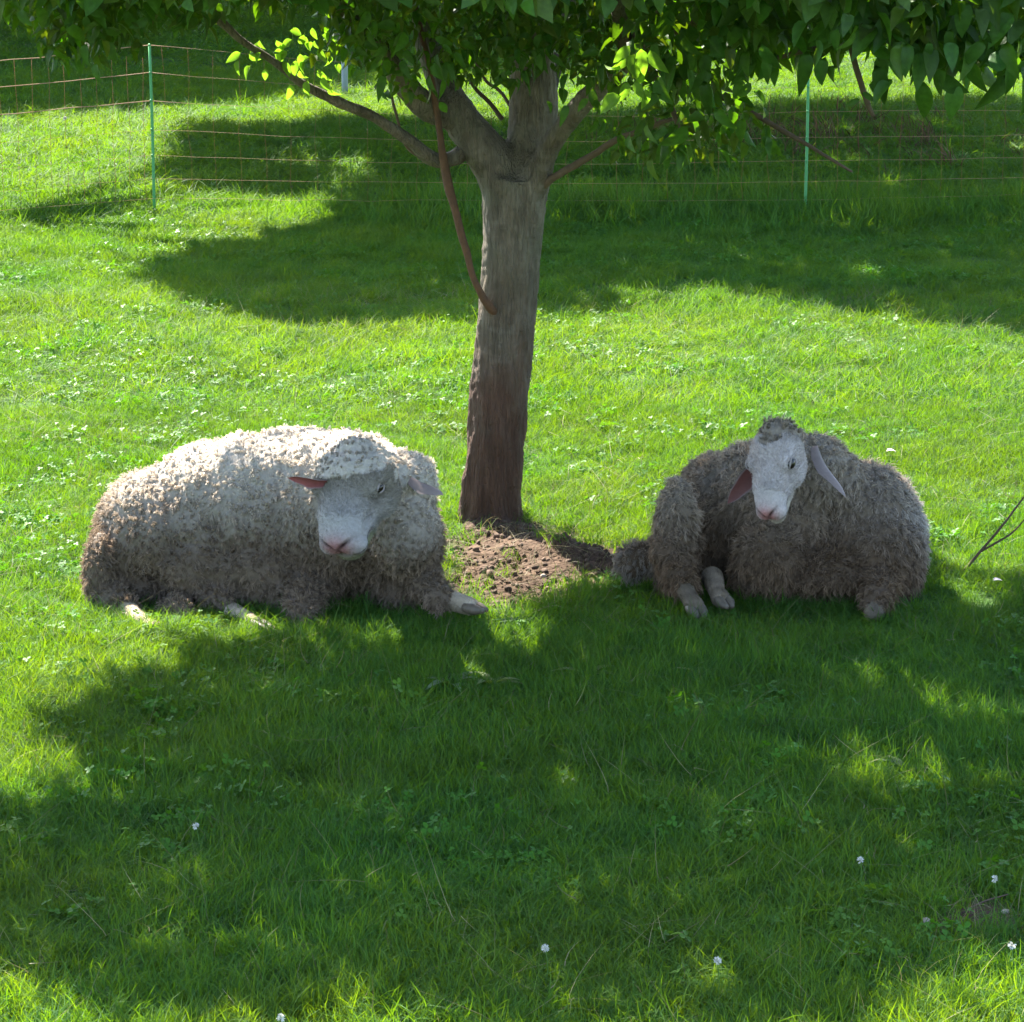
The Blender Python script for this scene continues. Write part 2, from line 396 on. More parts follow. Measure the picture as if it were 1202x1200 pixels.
def make_sheep(spec):
    A = Animal()
    for c, r in spec['blobs']:
        A.ell(at(*c), r)
    for a, b, ra, rb, reg in spec['caps']:
        A.cap(at(*a), at(*b), ra, rb, reg)
    k = spec['hk']; Fm = head_frame(spec['n'], spec['u'])
    org = np.array(at(*spec['nose'])) - Fm @ (np.array([.27, 0, -.03]) * k)
    W = add_head(A, org, Fm, k, spec['wide'])
    for (n, s_, u), r in spec['headwool']:
        A.ell(W(n, s_, u), np.array(r) * k, 'hwool', Fm)
    V, F = join_arr(A.L)
    me = voxel('body', V, F, .0062, 5)
    P = get_co(me); me.calc_loop_triangles()
    base = spec['base']
    nv = len(P); nor = np.empty(nv * 3, np.float32); me.vertices.foreach_get('normal', nor); nor = nor.reshape(-1, 3).astype(float)
    dface = A.region_dist(P, ('face',)); dw = A.region_dist(P, ('wool',)); dl = A.region_dist(P, ('leg',)); dh = A.region_dist(P, ('hwool',))
    H = ((P - org) @ Fm) / k / np.array([1, spec['wide'], 1])                                # head coordinates n,s,u
    inhead = (dface < np.minimum(dw, dh)) & (dface < .03)
    inleg = (dl < np.minimum(dw, dh)) & (dl < .03)
    wool = (~inhead & ~inleg).astype(float)
    for a, r in spec.get('wooltop', ()):                     # wool that creeps over the forehead
        q = H - np.array(a); wool = np.maximum(wool, (np.linalg.norm(q / np.array(r), axis=1) < 1 + .22 * vnoise(H, 28, 44) + .12 * vnoise(H, 70, 45)) * 1.0)
    # folds and lumps of the fleece
    lump = .010 * vnoise(P, 6, 11) + .010 * vnoise(P, 15, 12) + .004 * vnoise(P, 38, 13)
    cz = np.array([1, 1, spec['cellz']]) * spec['cell']
    Pw = P + .012 * np.stack([vnoise(P, 25, 91), vnoise(P, 25, 92), vnoise(P, 25, 93)], 1)
    F1v = np.array([noise.voronoi(Vector(q))[0][:2] for q in Pw * cz])
    lump += spec['relief'] * (np.clip((F1v[:, 1] - F1v[:, 0]) * 1.6, 0, 1) - .6)
    for a_, b_, rr_, dp_ in spec['carve']:
        a_, b_ = np.array(at(*a_)), np.array(at(*b_)); ab = b_ - a_; t_ = np.clip(((P - a_) @ ab) / (ab @ ab), 0, 1)
        lump -= dp_ * np.exp(-(np.linalg.norm(P - a_ - t_[:, None] * ab, axis=1) / rr_) ** 2)
    P += nor * (lump * wool)[:, None]
    # face carving: nostrils, mouth, sockets, bridge wrinkles
    face = inhead & (wool < .5)
    col = np.clip(np.array(spec['dirty_shaded'])[None] * .55 + (np.array(spec['clean_lit']) - np.array(spec['dirty_shaded'])) * np.clip((P[:, 2:3] - .2) / .3, 0, 1) * .6, 0, 1)
    fc = np.tile(np.array(spec['facecol']), (nv, 1)) * (1 + .10 * vnoise(H, 30, 5))[:, None]
    fc = fc * (1 - .22 * np.clip(vnoise(H, 14, 8), 0, 1))[:, None]
    dn = np.zeros(nv)
    for q in (-1, 1):
        e = np.stack([H[:, 0] - .104, np.clip(.045 - H[:, 1] * q, 0, 1), (H[:, 2] - .020)], 1)
        de = np.linalg.norm(e * [1, .6, 1.3], axis=1)
        dn -= .006 * falloff(de, .017); fc *= (1 - .45 * falloff(de, .014))[:, None]
        tear = falloff(np.linalg.norm(np.stack([(H[:, 0] - .135) * .55, (H[:, 1] - q * .060) * 1.2, H[:, 2] - .0], 1), axis=1), .010)
        dn -= .002 * tear; fc *= (1 - .25 * tear)[:, None]
        cc_ = (H[:, 0] - .262) * .8 - (H[:, 2] + .006) * .6; ns = np.stack([cc_ * .55, (H[:, 1] - q * (.0155 - cc_ * .75)) * 1.5, np.clip(.235 - H[:, 0], 0, 1)], 1)
        dns = np.linalg.norm(ns, axis=1)
        f = falloff(dns, .0088); dn -= .008 * f; fc = fc * (1 - .95 * f)[:, None] + np.array([.03, .008, .008]) * (.9 * f)[:, None] * .5
    pink = falloff(np.linalg.norm(np.stack([(H[:, 0] - .266) * .9, H[:, 1] * 1.0, (H[:, 2] + .012) * .8], 1), axis=1), .026)
    pink = np.clip(pink * 1.5, 0, 1)[:, None]
    fcp = fc * (1 - pink) + np.minimum(fc, 1) * np.array([.95, .52, .50]) * pink
    mline = -.043 + .25 * np.clip(.235 - H[:, 0], 0, 1) * .35
    mo = falloff((H[:, 2] - mline), .0072) * np.clip((H[:, 0] - .185) / .02, 0, 1)
    dn -= .0065 * mo; fcp = fcp * (1 - .95 * mo)[:, None] + np.array([.03, .012, .01]) * mo[:, None]
    ph = falloff(np.abs(H[:, 1]), .003) * (H[:, 0] > .24) * (H[:, 2] < -.018) * (H[:, 2] > -.045)
    chin = np.clip((mline - .006 - H[:, 2]) / .01, 0, 1)[:, None] * np.clip((H[:, 0:1] - .16) / .04, 0, 1); fcp = fcp * (1 - chin * np.array(spec['chin']))
    dn -= .003 * ph; fcp *= (1 - .5 * ph)[:, None]
    P += nor * (dn * face * k)[:, None]
    fade = np.clip((spec['brow'] - H[:, 0]) / .10, 0, 1)[:, None]
    fcp = fcp * (1 - np.array([.38, .42, .52]) * fade)
    fcp = fcp * (1 + .08 * vnoise(H * [1, 3, 3], 60, 15))[:, None]
    col[face] = np.clip(fcp[face], .004, .95)
    leg = inleg & (wool < .5)
    lc = np.array(spec['legcol']) * (1 + .35 * vnoise(P, 35, 9))[:, None] * (1 - .45 * np.clip(vnoise(P, 14, 19) + .2, 0, 1))[:, None]
    col[leg] = lc[leg]
    P[:, 2] = np.maximum(P[:, 2], -.01)
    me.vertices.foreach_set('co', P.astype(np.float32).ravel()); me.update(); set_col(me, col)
    me.polygons.foreach_set('use_smooth', np.ones(len(me.polygons), bool))
    root = thing('sheep', spec['label'], 'sheep', base, 'sheep resting under the apple tree')
    off = Vector(base)
    def child(name, m, mats):
        m.transform(Matrix.Translation(-off)); return link(name, m, root, mats)
    # ---- fleece and short hair: fine flat fibres gathered into matted locks
    me.calc_loop_triangles(); T = np.empty(len(me.loop_triangles) * 3, np.int32); me.loop_triangles.foreach_get('vertices', T); T = T.reshape(-1, 3)
    me.vertices.foreach_get('normal', (nb := np.empty(nv * 3, np.float32))); nor = nb.reshape(-1, 3).astype(float)
    ar = .5 * np.linalg.norm(np.cross(P[T[:, 1]] - P[T[:, 0]], P[T[:, 2]] - P[T[:, 0]]), axis=1)
    cen = P[T].mean(1); facing = (nor[T[:, 0]] * nrm(np.array([0, 0, CAMH]) - cen)).sum(1); seen = np.where(facing > -.3, 1, .2) * (cen[:, 2] > 0)
    headz = np.exp(-(np.linalg.norm(H - [0, 0, .03], axis=1) / .13) ** 2)
    down = np.array([0, 0, -1.0]); back = np.array(spec['flow'])
    def pick(w, K):
        sel = rng.choice(len(T), K, p=w / w.sum()); bc = rng.dirichlet((1, 1, 1), K)
        return sel, (P[T[sel]] * bc[:, :, None]).sum(1), nrm((nor[T[sel]] * bc[:, :, None]).sum(1)), (col[T[sel]] * bc[:, :, None]).sum(1)
    def ribbons(c, w):                                   # c K,n,3 centre lines; w K,n half widths
        K, n = w.shape; d = c[:, -1] - c[:, 0]; sd = nrm(np.cross(d, rng.normal(0, 1, (K, 3))))
        V_ = np.stack([c - sd[:, None] * w[:, :, None], c + sd[:, None] * w[:, :, None]], 2).reshape(K, n * 2, 3)
        V_[:, :, 2] = np.maximum(V_[:, :, 2], .004)
        f = np.array([[2*j, 2*j+1, 2*j+3, 2*j+2] for j in range(n - 1)])
        return V_.reshape(-1, 3), (f[None] + (np.arange(K) * n * 2)[:, None, None]).reshape(-1, 4)
    K = spec['nfib']; sel, p0, n0, _ = pick(ar * (wool * (1 + 1.2 * headz))[T].min(1) * seen, K)
    pw = p0 + .012 * np.stack([vnoise(p0, 25, 91), vnoise(p0, 25, 92), vnoise(p0, 25, 93)], 1)
    D = np.zeros((K, 3)); F1 = np.zeros(K); sc_ = np.zeros(K); q_ = pw * cz
    for i_ in range(K):
        d_, pts_ = noise.voronoi(Vector(q_[i_])); u_ = pts_[0]
        D[i_] = (u_[0] - q_[i_, 0], u_[1] - q_[i_, 1], u_[2] - q_[i_, 2]); F1[i_] = d_[0]
        sc_[i_] = (math.sin(u_[0] * 12.9 + u_[1] * 78.2 + u_[2] * 37.7) * 43758.5) % 1
    D /= cz
    Tn = down - n0 * (n0 @ down)[:, None]; Tl = np.linalg.norm(Tn, axis=1)[:, None]; Tb = back - n0 * (n0 @ back)[:, None]
    flow = Tn + .5 * Tb * (1 - Tl); nz = np.stack([vnoise(p0, 9, 21), vnoise(p0, 9, 22), vnoise(p0, 9, 23)], 1)
    ang = sc_ * 40; rnd = np.stack([np.sin(ang), np.cos(ang * 1.7), np.sin(ang * 2.3)], 1)      # every lock leans its own way
    d0 = nrm(n0 * spec['stand'] + flow * spec['lay'] + nz * .4 + rnd * .35 + rng.normal(0, .16, (K, 3)))
    hd = A.region_dist(p0, ('face',)); Ln = spec['len'] * (.6 + .6 * rng.random(K)) * (1.2 - .5 * F1) * (.7 + .7 * sc_)
    Ln *= np.clip(.5 + hd / .10, .5, 1) * np.clip(1.2 - spec['topshort'] * p0[:, 2] / .5, .45, 1)
    n = 5; tt = np.linspace(0, 1, n); a = nrm(np.cross(d0, rnd + rng.normal(0, .2, (K, 3)))); b = np.cross(d0, a)
    ph_ = sc_ * 6.28 + rng.normal(0, .5, K); turns = spec['turns'] * (.7 + .6 * sc_)
    C = np.stack([p0 - n0 * .004 + d0 * (Ln * t)[:, None] + flow * (Ln * .5 * spec['lay'] * t * t)[:, None] + D * (spec['clump'] * t)
                  + (a * np.cos(ph_ + turns * 6.28 * t)[:, None] + b * np.sin(ph_ + turns * 6.28 * t)[:, None]) * (spec['amp'] * min(1, t * 2)) for t in tt], 1)
    w = spec['wid'] * (.6 + .8 * rng.random((K, 1))) * np.array([1, 1, .95, .8, .35])
    Vf, Ff = ribbons(C, w)
    h = np.clip(p0[:, 2] / .55, 0, 1); clean_lit, dirty_shaded = np.array(spec['clean_lit']), np.array(spec['dirty_shaded'])
    f = np.clip((h - spec['dirt_shade0']) / spec['dirt_shadew'] + .10 * vnoise(p0, 6, 31) + .03 * nz[:, 0], 0, 1)  # dirt on the flanks plus sunlit top and shaded sides painted by height
    cc = (dirty_shaded + (clean_lit - dirty_shaded) * f[:, None]) * (.82 + .32 * sc_)[:, None] * (.8 + .4 * rng.random((K, 1)))
    for pc_, pr_, pv_ in spec['pale']:  # sunlight painted on the tail tuft and right flank
        g_ = np.exp(-(np.linalg.norm(p0 - np.array(at(*pc_)), axis=1) / pr_) ** 2)[:, None]; cc = cc * (1 - g_) + np.array(pv_) * g_ * (.75 + .4 * sc_)[:, None]
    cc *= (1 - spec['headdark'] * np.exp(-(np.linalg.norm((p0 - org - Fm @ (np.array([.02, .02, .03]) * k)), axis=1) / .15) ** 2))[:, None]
    cc = np.where(rng.random((K, 1)) < .015, cc * [.55, .45, .35], cc)
    Cf = np.repeat((cc[:, None] * (.6 + .5 * tt)[None, :, None]), 2, 1).reshape(-1, 3)  # roots darkened to paint the shade between locks
    # short hair of face and legs
    K2 = 26000; sel, p1, n1, c1 = pick(ar * np.maximum(face, leg * .9)[T].min(1) * seen, K2)
    fl_ = -Fm[:, 0] * 1.0 + np.array([0, 0, -.35]); fl_ = fl_ - n1 * (n1 @ fl_)[:, None]
    d1 = nrm(fl_ + n1 * .30 + rng.normal(0, .22, (K2, 3))); L1 = .007 * (.5 + rng.random(K2)) * np.clip(.35 + (H[T[sel, 0], 0] < .2) * .8, 0, 1)
    Ch = np.stack([p1 - n1 * .0008 + d1 * (L1 * t)[:, None] + n1 * (.0012 * math.sin(t * 2.6)) for t in (0, .5, 1)], 1)
    Vh, Fh = ribbons(Ch, np.full((K2, 1), .00075) * (.6 + .8 * rng.random((K2, 1))) * np.array([1, .8, .3]))
    ch_ = np.repeat(c1 * (.85 + .4 * rng.random((K2, 1))), 6, 0)
    body = child('body', me, [M_SKIN])
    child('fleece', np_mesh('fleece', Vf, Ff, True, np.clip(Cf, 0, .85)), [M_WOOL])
    child('short_hair', np_mesh('short_hair', Vh, Fh, True, np.clip(ch_, 0, .85)), [M_WOOL])
    # ---- eyes
    from mathutils.bvhtree import BVHTree
    bvh = BVHTree.FromPolygons([tuple(p) for p in P], T.tolist())
    for q in (-1, 1):
        o_ = W(.104, q * .16, .034); dr = nrm(W(.104, 0, .012) - o_); hit = bvh.ray_cast(Vector(o_), Vector(dr))
        out = -dr; e = np.array(hit[0]) - out * (.0085 * k)
        V_, F_ = ICO3
        ey = child('eye', np_mesh('eye', V_ * (.0165 * k * spec['eye']) + e, F_, True), [M_EYE])
        L_ = []
        for sgn, ang in ((1, .95), (-1, .85)):
            pts = []
            for t in np.linspace(-1.1, 1.1, 7):
                loc = (Fm[:, 0] * math.sin(t) * .0185 * spec['eye'] + nrm(np.cross(out, Fm[:, 0])) * (1 if np.cross(out, Fm[:, 0]) @ Fm[:, 2] > 0 else -1) * sgn * math.cos(t) * .0125 * spec['eye'] * ang) * k
                pts.append(e + loc + out * (.0125 * k * spec['eye'] ** 1.5 * math.cos(t * .8)))
            L_.append(tube_arr(pts, [.0015*k, .0026*k, .0032*k, .0034*k, .0032*k, .0026*k, .0015*k], 6, 2))
        m_ = np_mesh('eyelid', *join_arr(L_), True); m_.transform(Matrix.Translation(-off))
        li = link('eyelid', m_, ey, [M_LID])
    for rt, tp, nn, w, fo in spec['ears']:
        child('ear', ear_mesh(at(*rt), at(*tp), nn, w, fo, spec['inner']), [M_EAR])
    for a_, b_, r_ in spec['hooves']:
        a_, b_ = np.array(at(*a_)), np.array(at(*b_)); L_ = []
        ax = nrm(b_ - a_); sd = nrm(np.cross(ax, [0, 0, 1]))
        for q in (-1, 1):
            o_ = sd * q * r_ * .52
            L_.append(tube_arr([a_ + o_, a_ * .5 + b_ * .5 + o_, b_ + o_ * .6], [r_ * .55, r_ * .62, r_ * .25], 10, 3))
        child('hoof', np_mesh('hoof', *join_arr(L_), True), [M_HOOF])
    return root

S1 = dict(label='larger cream sheep left of the tree trunk with sunlit back and broad white face', base=tuple(gp(312, 700)),
    blobs=[((190, 632, 9.18), (.235, .25, .250)), ((160, 660, 9.25), (.14, .17, .19)), ((250, 614, 9.20), (.26, .27, .28)), ((292, 608, 9.19), (.26, .275, .293)), ((370, 603, 9.15), (.24, .275, .290)),
           ((330, 606, 9.18), (.26, .28, .298)), ((405, 602, 9.10), (.22, .26, .278)), ((468, 640, 9.00), (.14, .18, .24)),
           ((480, 590, 9.00), (.085, .13, .15)), ((300, 668, 9.02), (.20, .16, .13)), ((232, 664, 9.02), (.15, .14, .12)), ((350, 690, 8.98), (.15, .13, .10)),
           ((452, 572, 8.88), (.115, .13, .105)), ((428, 580, 9.02), (.16, .19, .205)), ((492, 566, 8.98), (.06, .1, .09)), ((473, 624, 8.74), (.105, .11, .135)), ((456, 556, 8.78), (.155, .13, .080)), ((492, 566, 8.80), (.06, .08, .06)), ((120, 672, 9.02), (.052, .11, .14))],
    caps=[((190, 712, 8.92), (216, 718, 8.80), .046, .040, 'wool'), ((262, 712, 8.86), (300, 731, 8.68), .034, .022, 'leg'), ((248, 700, 8.92), (268, 712, 8.84), .060, .046, 'wool'),
          ((128, 700, 8.95), (150, 718, 8.88), .060, .050, 'wool'), ((148, 718, 8.88), (172, 735, 8.70), .042, .026, 'leg'), ((172, 735, 8.70), (182, 741, 8.64), .027, .034, 'leg'), ((362, 706, 8.84), (354, 722, 8.74), .064, .055, 'wool'),
          ((486, 672, 8.84), (518, 702, 8.70), .058, .044, 'wool'), ((520, 702, 8.72), (552, 712, 8.66), .036, .030, 'leg')],
    nose=(401, 648, 8.44), n=(-.24, -.56, -.78), u=(-.54, -.68, .50), hk=1.16, wide=1.72, eye=.92, inner=(.40, .13, .13),
    headwool=[((-.005, 0, .0), (.045, .085, .065)), ((.03, 0, -.10), (.09, .09, .05))],
    wooltop=[((.035, 0, .075), (.058, .12, .06)), ((-.04, 0, 0), (.075, .2, .2)), ((.06, .10, -.04), (.055, .035, .08)), ((.03, -.10, -.04), (.05, .035, .08))],
    brow=.20, facecol=(.36, .335, .325), chin=(.50, .47, .66), legcol=(.42, .34, .25), nfib=95000, cell=52, cellz=.75, relief=.009, dirt_shade0=.46, flow=(-.9, .1, 0), stand=.7, lay=.5, len=.019, wid=.0013, topshort=.6,
    turns=1.2, amp=.0032, clump=.75,
    carve=[((165, 668, 9.0), (185, 705, 8.92), .045, .07), ((276, 650, 8.95), (282, 705, 8.85), .030, .025), ((425, 700, 8.85), (470, 705, 8.8), .05, .06), ((400, 560, 8.9), (395, 600, 8.82), .03, .02)], clean_lit=(.72, .63, .53), dirty_shaded=(.23, .170, .122), dirt_shadew=.40, headdark=.55, pale=[],
    ears=[((384, 565, 8.52), (338, 562, 8.50), (.1, -.75, -.65), .034, .55), ((482, 562, 8.56), (520, 582, 8.52), (-.3, .5, -.9), .040, .4)],
    hooves=[((180, 740, 8.64), (203, 749, 8.58), .031), ((298, 730, 8.68), (324, 743, 8.60), .025), ((548, 712, 8.66), (570, 717, 8.62), .029)])
S2 = dict(label='greyer shaggy sheep right of the tree trunk with narrow white face and hanging ears', base=tuple(gp(940, 700)),
    blobs=[((838, 622, 9.50), (.160, .25, .262)), ((795, 638, 9.16), (.082, .14, .235)), ((882, 606, 9.45), (.19, .24, .262)),
           ((930, 630, 9.28), (.20, .22, .24)), ((1008, 634, 9.30), (.220, .26, .270)), ((1030, 660, 9.16), (.155, .18, .19)),
           ((962, 562, 9.22), (.11, .14, .145)), ((905, 662, 9.10), (.14, .13, .14)), ((975, 676, 9.08), (.15, .14, .11)), ((942, 550, 9.22), (.10, .12, .11)), ((984, 577, 9.24), (.105, .14, .135))],
    caps=[((788, 650, 9.06), (802, 686, 8.94), .066, .052, 'wool'), ((794, 670, 9.0), (809, 702, 8.87), .044, .027, 'leg'), ((809, 702, 8.87), (815, 711, 8.84), .027, .033, 'leg'), ((836, 678, 9.03), (842, 696, 8.92), .038, .027, 'leg'), ((842, 696, 8.92), (846, 703, 8.88), .027, .032, 'leg'),
          ((1034, 684, 8.98), (1026, 712, 8.84), .062, .045, 'wool'), ((1026, 712, 8.84), (1026, 720, 8.80), .036, .034, 'leg'), ((772, 652, 9.24), (744, 660, 9.24), .050, .056, 'wool')],
    nose=(905, 608, 8.74), n=(-.17, -.46, -.86), u=(-.58, -.70, .42), hk=1.0, wide=1.2, eye=1.25, inner=(.20, .085, .075),
    headwool=[((.0, 0, -.01), (.058, .074, .075))],
    wooltop=[((.020, .0, .078), (.038, .040, .045)), ((-.055, 0, 0), (.06, .2, .2))],
    brow=.06, facecol=(.50, .44, .42), chin=(.1, .1, .2), legcol=(.20, .155, .11), nfib=95000, cell=56, cellz=.5, relief=.010, dirt_shade0=.30, flow=(.2, -.5, -.3), stand=.45, lay=.75, len=.024, wid=.0013, topshort=.35,
    turns=1.5, amp=.0036, clump=.85,
    carve=[((832, 560, 9.28), (824, 640, 9.08), .028, .05), ((824, 640, 9.08), (836, 690, 8.98), .028, .05), ((940, 706, 8.98), (1000, 708, 8.96), .03, .04), ((920, 640, 8.98), (960, 622, 9.0), .03, .03)], clean_lit=(.43, .355, .28), dirty_shaded=(.185, .125, .080), dirt_shadew=.55, headdark=.35, pale=[((746, 658, 9.24), .085, (.36, .31, .26)), ((1075, 600, 9.25), .16, (.46, .42, .38))],
    ears=[((893, 543, 8.96), (856, 588, 8.88), (.15, -.95, .1), .046, .5), ((958, 524, 8.96), (989, 584, 8.84), (-.7, .7, -.1), .042, .6)],
    hooves=[((815, 712, 8.84), (823, 726, 8.78), .031), ((846, 702, 8.88), (857, 713, 8.82), .028)])
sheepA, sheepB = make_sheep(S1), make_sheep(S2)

# ------------------------------------------------------------------ leaves
def leaf_template(n=5, wid=.30, curl=.25, fold=.35, petiole=.18):
    V, F = [(0, 0, 0), (.012, petiole, 0)], []
    ts = np.linspace(0, 1, n)
    for i_, t in enumerate(ts):
        w = wid * (math.sin(math.pi * min(1, t ** .8)) ** .85) * (1 - .15 * t) if 0 < t < 1 else 0
        y = petiole + t; z = -curl * t * t
        if 0 < t < 1:
            V += [(-w, y, z + fold * w), (0, y, z), (w, y, z + fold * w)]
        else: V.append((0, y, z))
    V = np.array(V, float); V[:, 1] /= (1 + petiole); V /= 1
    # indices: 0 stalk foot, 1 stalk, 2 base, then triples, last tip
    base = 2; tip = len(V) - 1; F = [[0, 1, base]]
    a = 3; F += [[base, a, a+1], [base, a+1, a+2]]
    for k in range(n - 3):
        b = a + 3; F += [[a, b, a+1], [a+1, b, b+1], [a+1, b+1, a+2], [a+2, b+1, b+2]]; a = b
    F += [[a, tip, a+1], [a+1, tip, a+2]]
    return V, np.array(F)
LEAF_T = leaf_template(5, .23, .4, .5)
LEAF_LOW = leaf_template(4, .33, .3, .3, .1)
LEAF_FAR = (np.array([[0, 0, 0], [-.34, .45, .06], [0, .5, -.05], [.34, .45, .06], [0, 1, -.2]]), np.array([[0, 1, 2], [0, 2, 3], [1, 4, 2], [2, 4, 3]]))
def leaf_rots(n, droop=.5, outward=None):
    f = rng.normal(0, 1, (n, 3)); f[:, 2] = f[:, 2] * .6 - droop
    if outward is not None: f += outward
    return frames(nrm(f), rng.normal(0, .55, (n, 3)) + [0, 0, 1.0])
def foliage_mesh(name, P, Rm, sc, tpl, base=(.045, .105, .018), var=.35):
    V, F = bake(tpl[0], tpl[1], Rm, P, sc); n = len(tpl[0])
    c = np.array(base) * (1 - var / 2 + var * rng.random((len(P), 1))) * (1 + rng.normal(0, .08, (len(P), 3)))
    c[:, 0] *= (.85 + .5 * rng.random(len(P)))
    return np_mesh(name, V, F, True, np.clip(np.repeat(c, n, 0), 0, .5))
def shade_clusters(poly, n, h0, h1, holes=(), keep=.0):
    """crown spots whose shade falls inside a patch of ground"""
    P = np.array(poly); lo, hi = P.min(0), P.max(0); out = []
    while len(out) < n:
        q = rng.uniform(lo, hi, (n * 3, 2)); q = q[in_poly(q[:, 0], q[:, 1], poly)]
        for hp in holes: q = q[~in_poly(q[:, 0], q[:, 1], hp)]
        out += list(q)
    q = np.array(out[:n]); h = rng.uniform(h0, h1, n)
    return np.stack([q[:, 0] + SUN.x * h, q[:, 1] + SUN.y * h, h], 1)
def scatter_leaves(C, per, rad, size, droop=.5):
    n = len(C) * per; d = rng.normal(0, 1, (n, 3)); d = nrm(d) * (rng.random((n, 1)) ** .45)
    P = np.repeat(C, per, 0) + d * rad * np.array([1, 1, .7])
    return P, leaf_rots(n, droop, d * .8), size * rng.uniform(.65, 1.25, n)

# ------------------------------------------------------------------ the apple tree
tree = thing('apple_tree', 'grey barked apple tree with forked trunk and drooping leaves between the two sheep', 'tree', tuple(gp(574, 622)))
TB = Vector(tree.location)
def tchild(name, me, mats, parent=None):
    me.transform(Matrix.Translation(-TB)); return link(name, me, tree, mats)
Yt = 10.2
mpx = lambda w: w / 2 / 322.0
def pl(L, Y0=Yt):                                    # (px,py,width px[,dY])
    return [tuple(at(p[0], p[1], Y0 + (p[3] if len(p) > 3 else 0))) for p in L], [mpx(p[2]) for p in L]
limbs = [
 pl([(574, 640, 92), (573, 612, 78), (578, 560, 70), (584, 480, 70), (591, 400, 72), (600, 310, 70), (604, 245, 76), (606, 205, 84)]),
 pl([(600, 235, 60), (582, 195, 56), (560, 165, 50), (535, 130, 42), (518, 95, 36, .05), (500, 40, 32, .1), (490, -40, 28, .2), (470, -160, 22, .3), (430, -300, 14, .2)]),
 pl([(540, 140, 34), (505, 128, 34, -.05), (480, 105, 30, -.1), (455, 70, 28, -.15), (410, 20, 26, -.2), (380, -20, 26, -.3), (330, -120, 20, -.6), (280, -200, 13, -.9)]),
 pl([(612, 225, 66), (622, 180, 60, .05), (626, 130, 58, .08), (624, 60, 52, .1), (620, -30, 44, .15), (640, -150, 34, .2), (660, -300, 22, .2), (650, -440, 12, .1)]),
 pl([(625, 215, 40, -.05), (642, 178, 28, -.1), (668, 140, 26, -.18), (705, 100, 24, -.3), (745, 55, 22, -.5), (800, -20, 20, -.8), (880, -100, 15, -1.2), (980, -160, 9, -1.7)]),
]
L_ = [tube_arr(p, r, 14, 6) for p, r in limbs]
for q, (fx, fy, w) in enumerate([(545, 636, 26), (602, 634, 30), (570, 640, 34)]):      # root flare
    a_ = at(574, 600, Yt); b_ = gp(fx, fy + 2, -.03); L_.append(tube_arr([a_, (np.array(a_) + np.array(b_)) / 2, b_], [.06, .05, .03], 10, 3))
me = voxel('trunk', *join_arr(L_), .009, 5)
P = get_co(me); nb = np.empty(len(P) * 3, np.float32); me.vertices.foreach_get('normal', nb); nr_ = nb.reshape(-1, 3)
Q = P * np.array([1, 1, .3]); low = np.clip((1.0 - P[:, 2]) / .9, 0, 1)
d = .011 * vnoise(Q, 9, 41) * (.6 + low) + .007 * vnoise(Q, 26, 42) * (.6 + low) + .003 * vnoise(P, 70, 43)
knot = np.linalg.norm((P - np.array(at(574, 368, 10.08))) * [1, 1, .8], axis=1)
d += .012 * np.exp(-(knot / .045) ** 2) - .02 * np.exp(-(np.linalg.norm(P - np.array(at(583, 362, 10.08)), axis=1) / .018) ** 2)
d -= .028 * np.exp(-(np.linalg.norm((P - np.array(at(603, 182, 10.08))) * [1, 1, .7], axis=1) / .055) ** 2)
for (kx, ky, kr, ka) in ((566, 208, .02, -.02), (616, 205, .03, -.022), (598, 505, .03, -.012), (556, 588, .03, .012), (612, 300, .04, .008), (560, 470, .03, -.01)):
    d += ka * np.exp(-(np.linalg.norm((P - np.array(at(kx, ky, 10.08))) * [1, 1, .5], axis=1) / kr) ** 2)
d += .014 * np.exp(-(np.linalg.norm(P - np.array(at(541, 562, 10.15)), axis=1) / .03) ** 2)
P += nr_ * d[:, None]; me.vertices.foreach_set('co', P.astype(np.float32).ravel())
me.polygons.foreach_set('use_smooth', np.ones(len(me.polygons), bool)); me.update()
tchild('trunk', me, [M_BARK])
def branch(L, m=M_BARK, Y0=Yt, wob=.003, seed=1, sides=9, label=None):
    p, r = pl(L, Y0); o = tchild('branch', np_mesh('branch', *tube_arr(p, r, sides, 6, wob, seed)), [m])
    if label: o['label'] = label
    return o
branch([(600, 384, 9, 0), (577, 363, 10, -.10), (559, 334, 8, -.14), (547, 294, 9, -.15), (535, 250, 9, -.15), (525, 212, 11, -.13), (517, 165, 8, -.12), (511, 120, 8, -.1), (500, 60, 8, -.1), (480, -20, 6, -.1)], M_SPROUT, seed=5,
       label='reddish thin dead branch curving down to the trunk')
branch([(556, 168, 22, .02), (532, 186, 19, -.02), (508, 187, 18, -.05), (480, 165, 15, -.12), (440, 138, 12, -.2), (400, 121, 12, -.3), (355, 98, 10, -.35), (320, 72, 9, -.4), (285, 48, 8, -.45), (262, 28, 10, -.5), (240, 5, 9, -.55), (190, -45, 6, -.7)], M_BARK, seed=9)
branch([(508, 187, 9, -.05), (480, 175, 5, -.06), (466, 140, 4, -.1), (458, 108, 3, -.12)], M_TWIG, seed=12, sides=6)
branch([(622, 224, 12, 0), (640, 216, 10, -.08), (655, 205, 9, -.12), (690, 186, 8, -.2), (728, 162, 7, -.35), (790, 140, 5, -.5)], M_TWIG, seed=14)
branch([(590, 140, 6, .12), (572, 118, 6, .15), (555, 100, 5, .15), (530, 60, 4, .15)], M_TWIG, seed=15, sides=6)
branch([(600, 125, 5, .2), (585, 105, 5, .25), (568, 92, 4, .25), (550, 50, 3, .3)], M_TWIG, seed=16, sides=6)
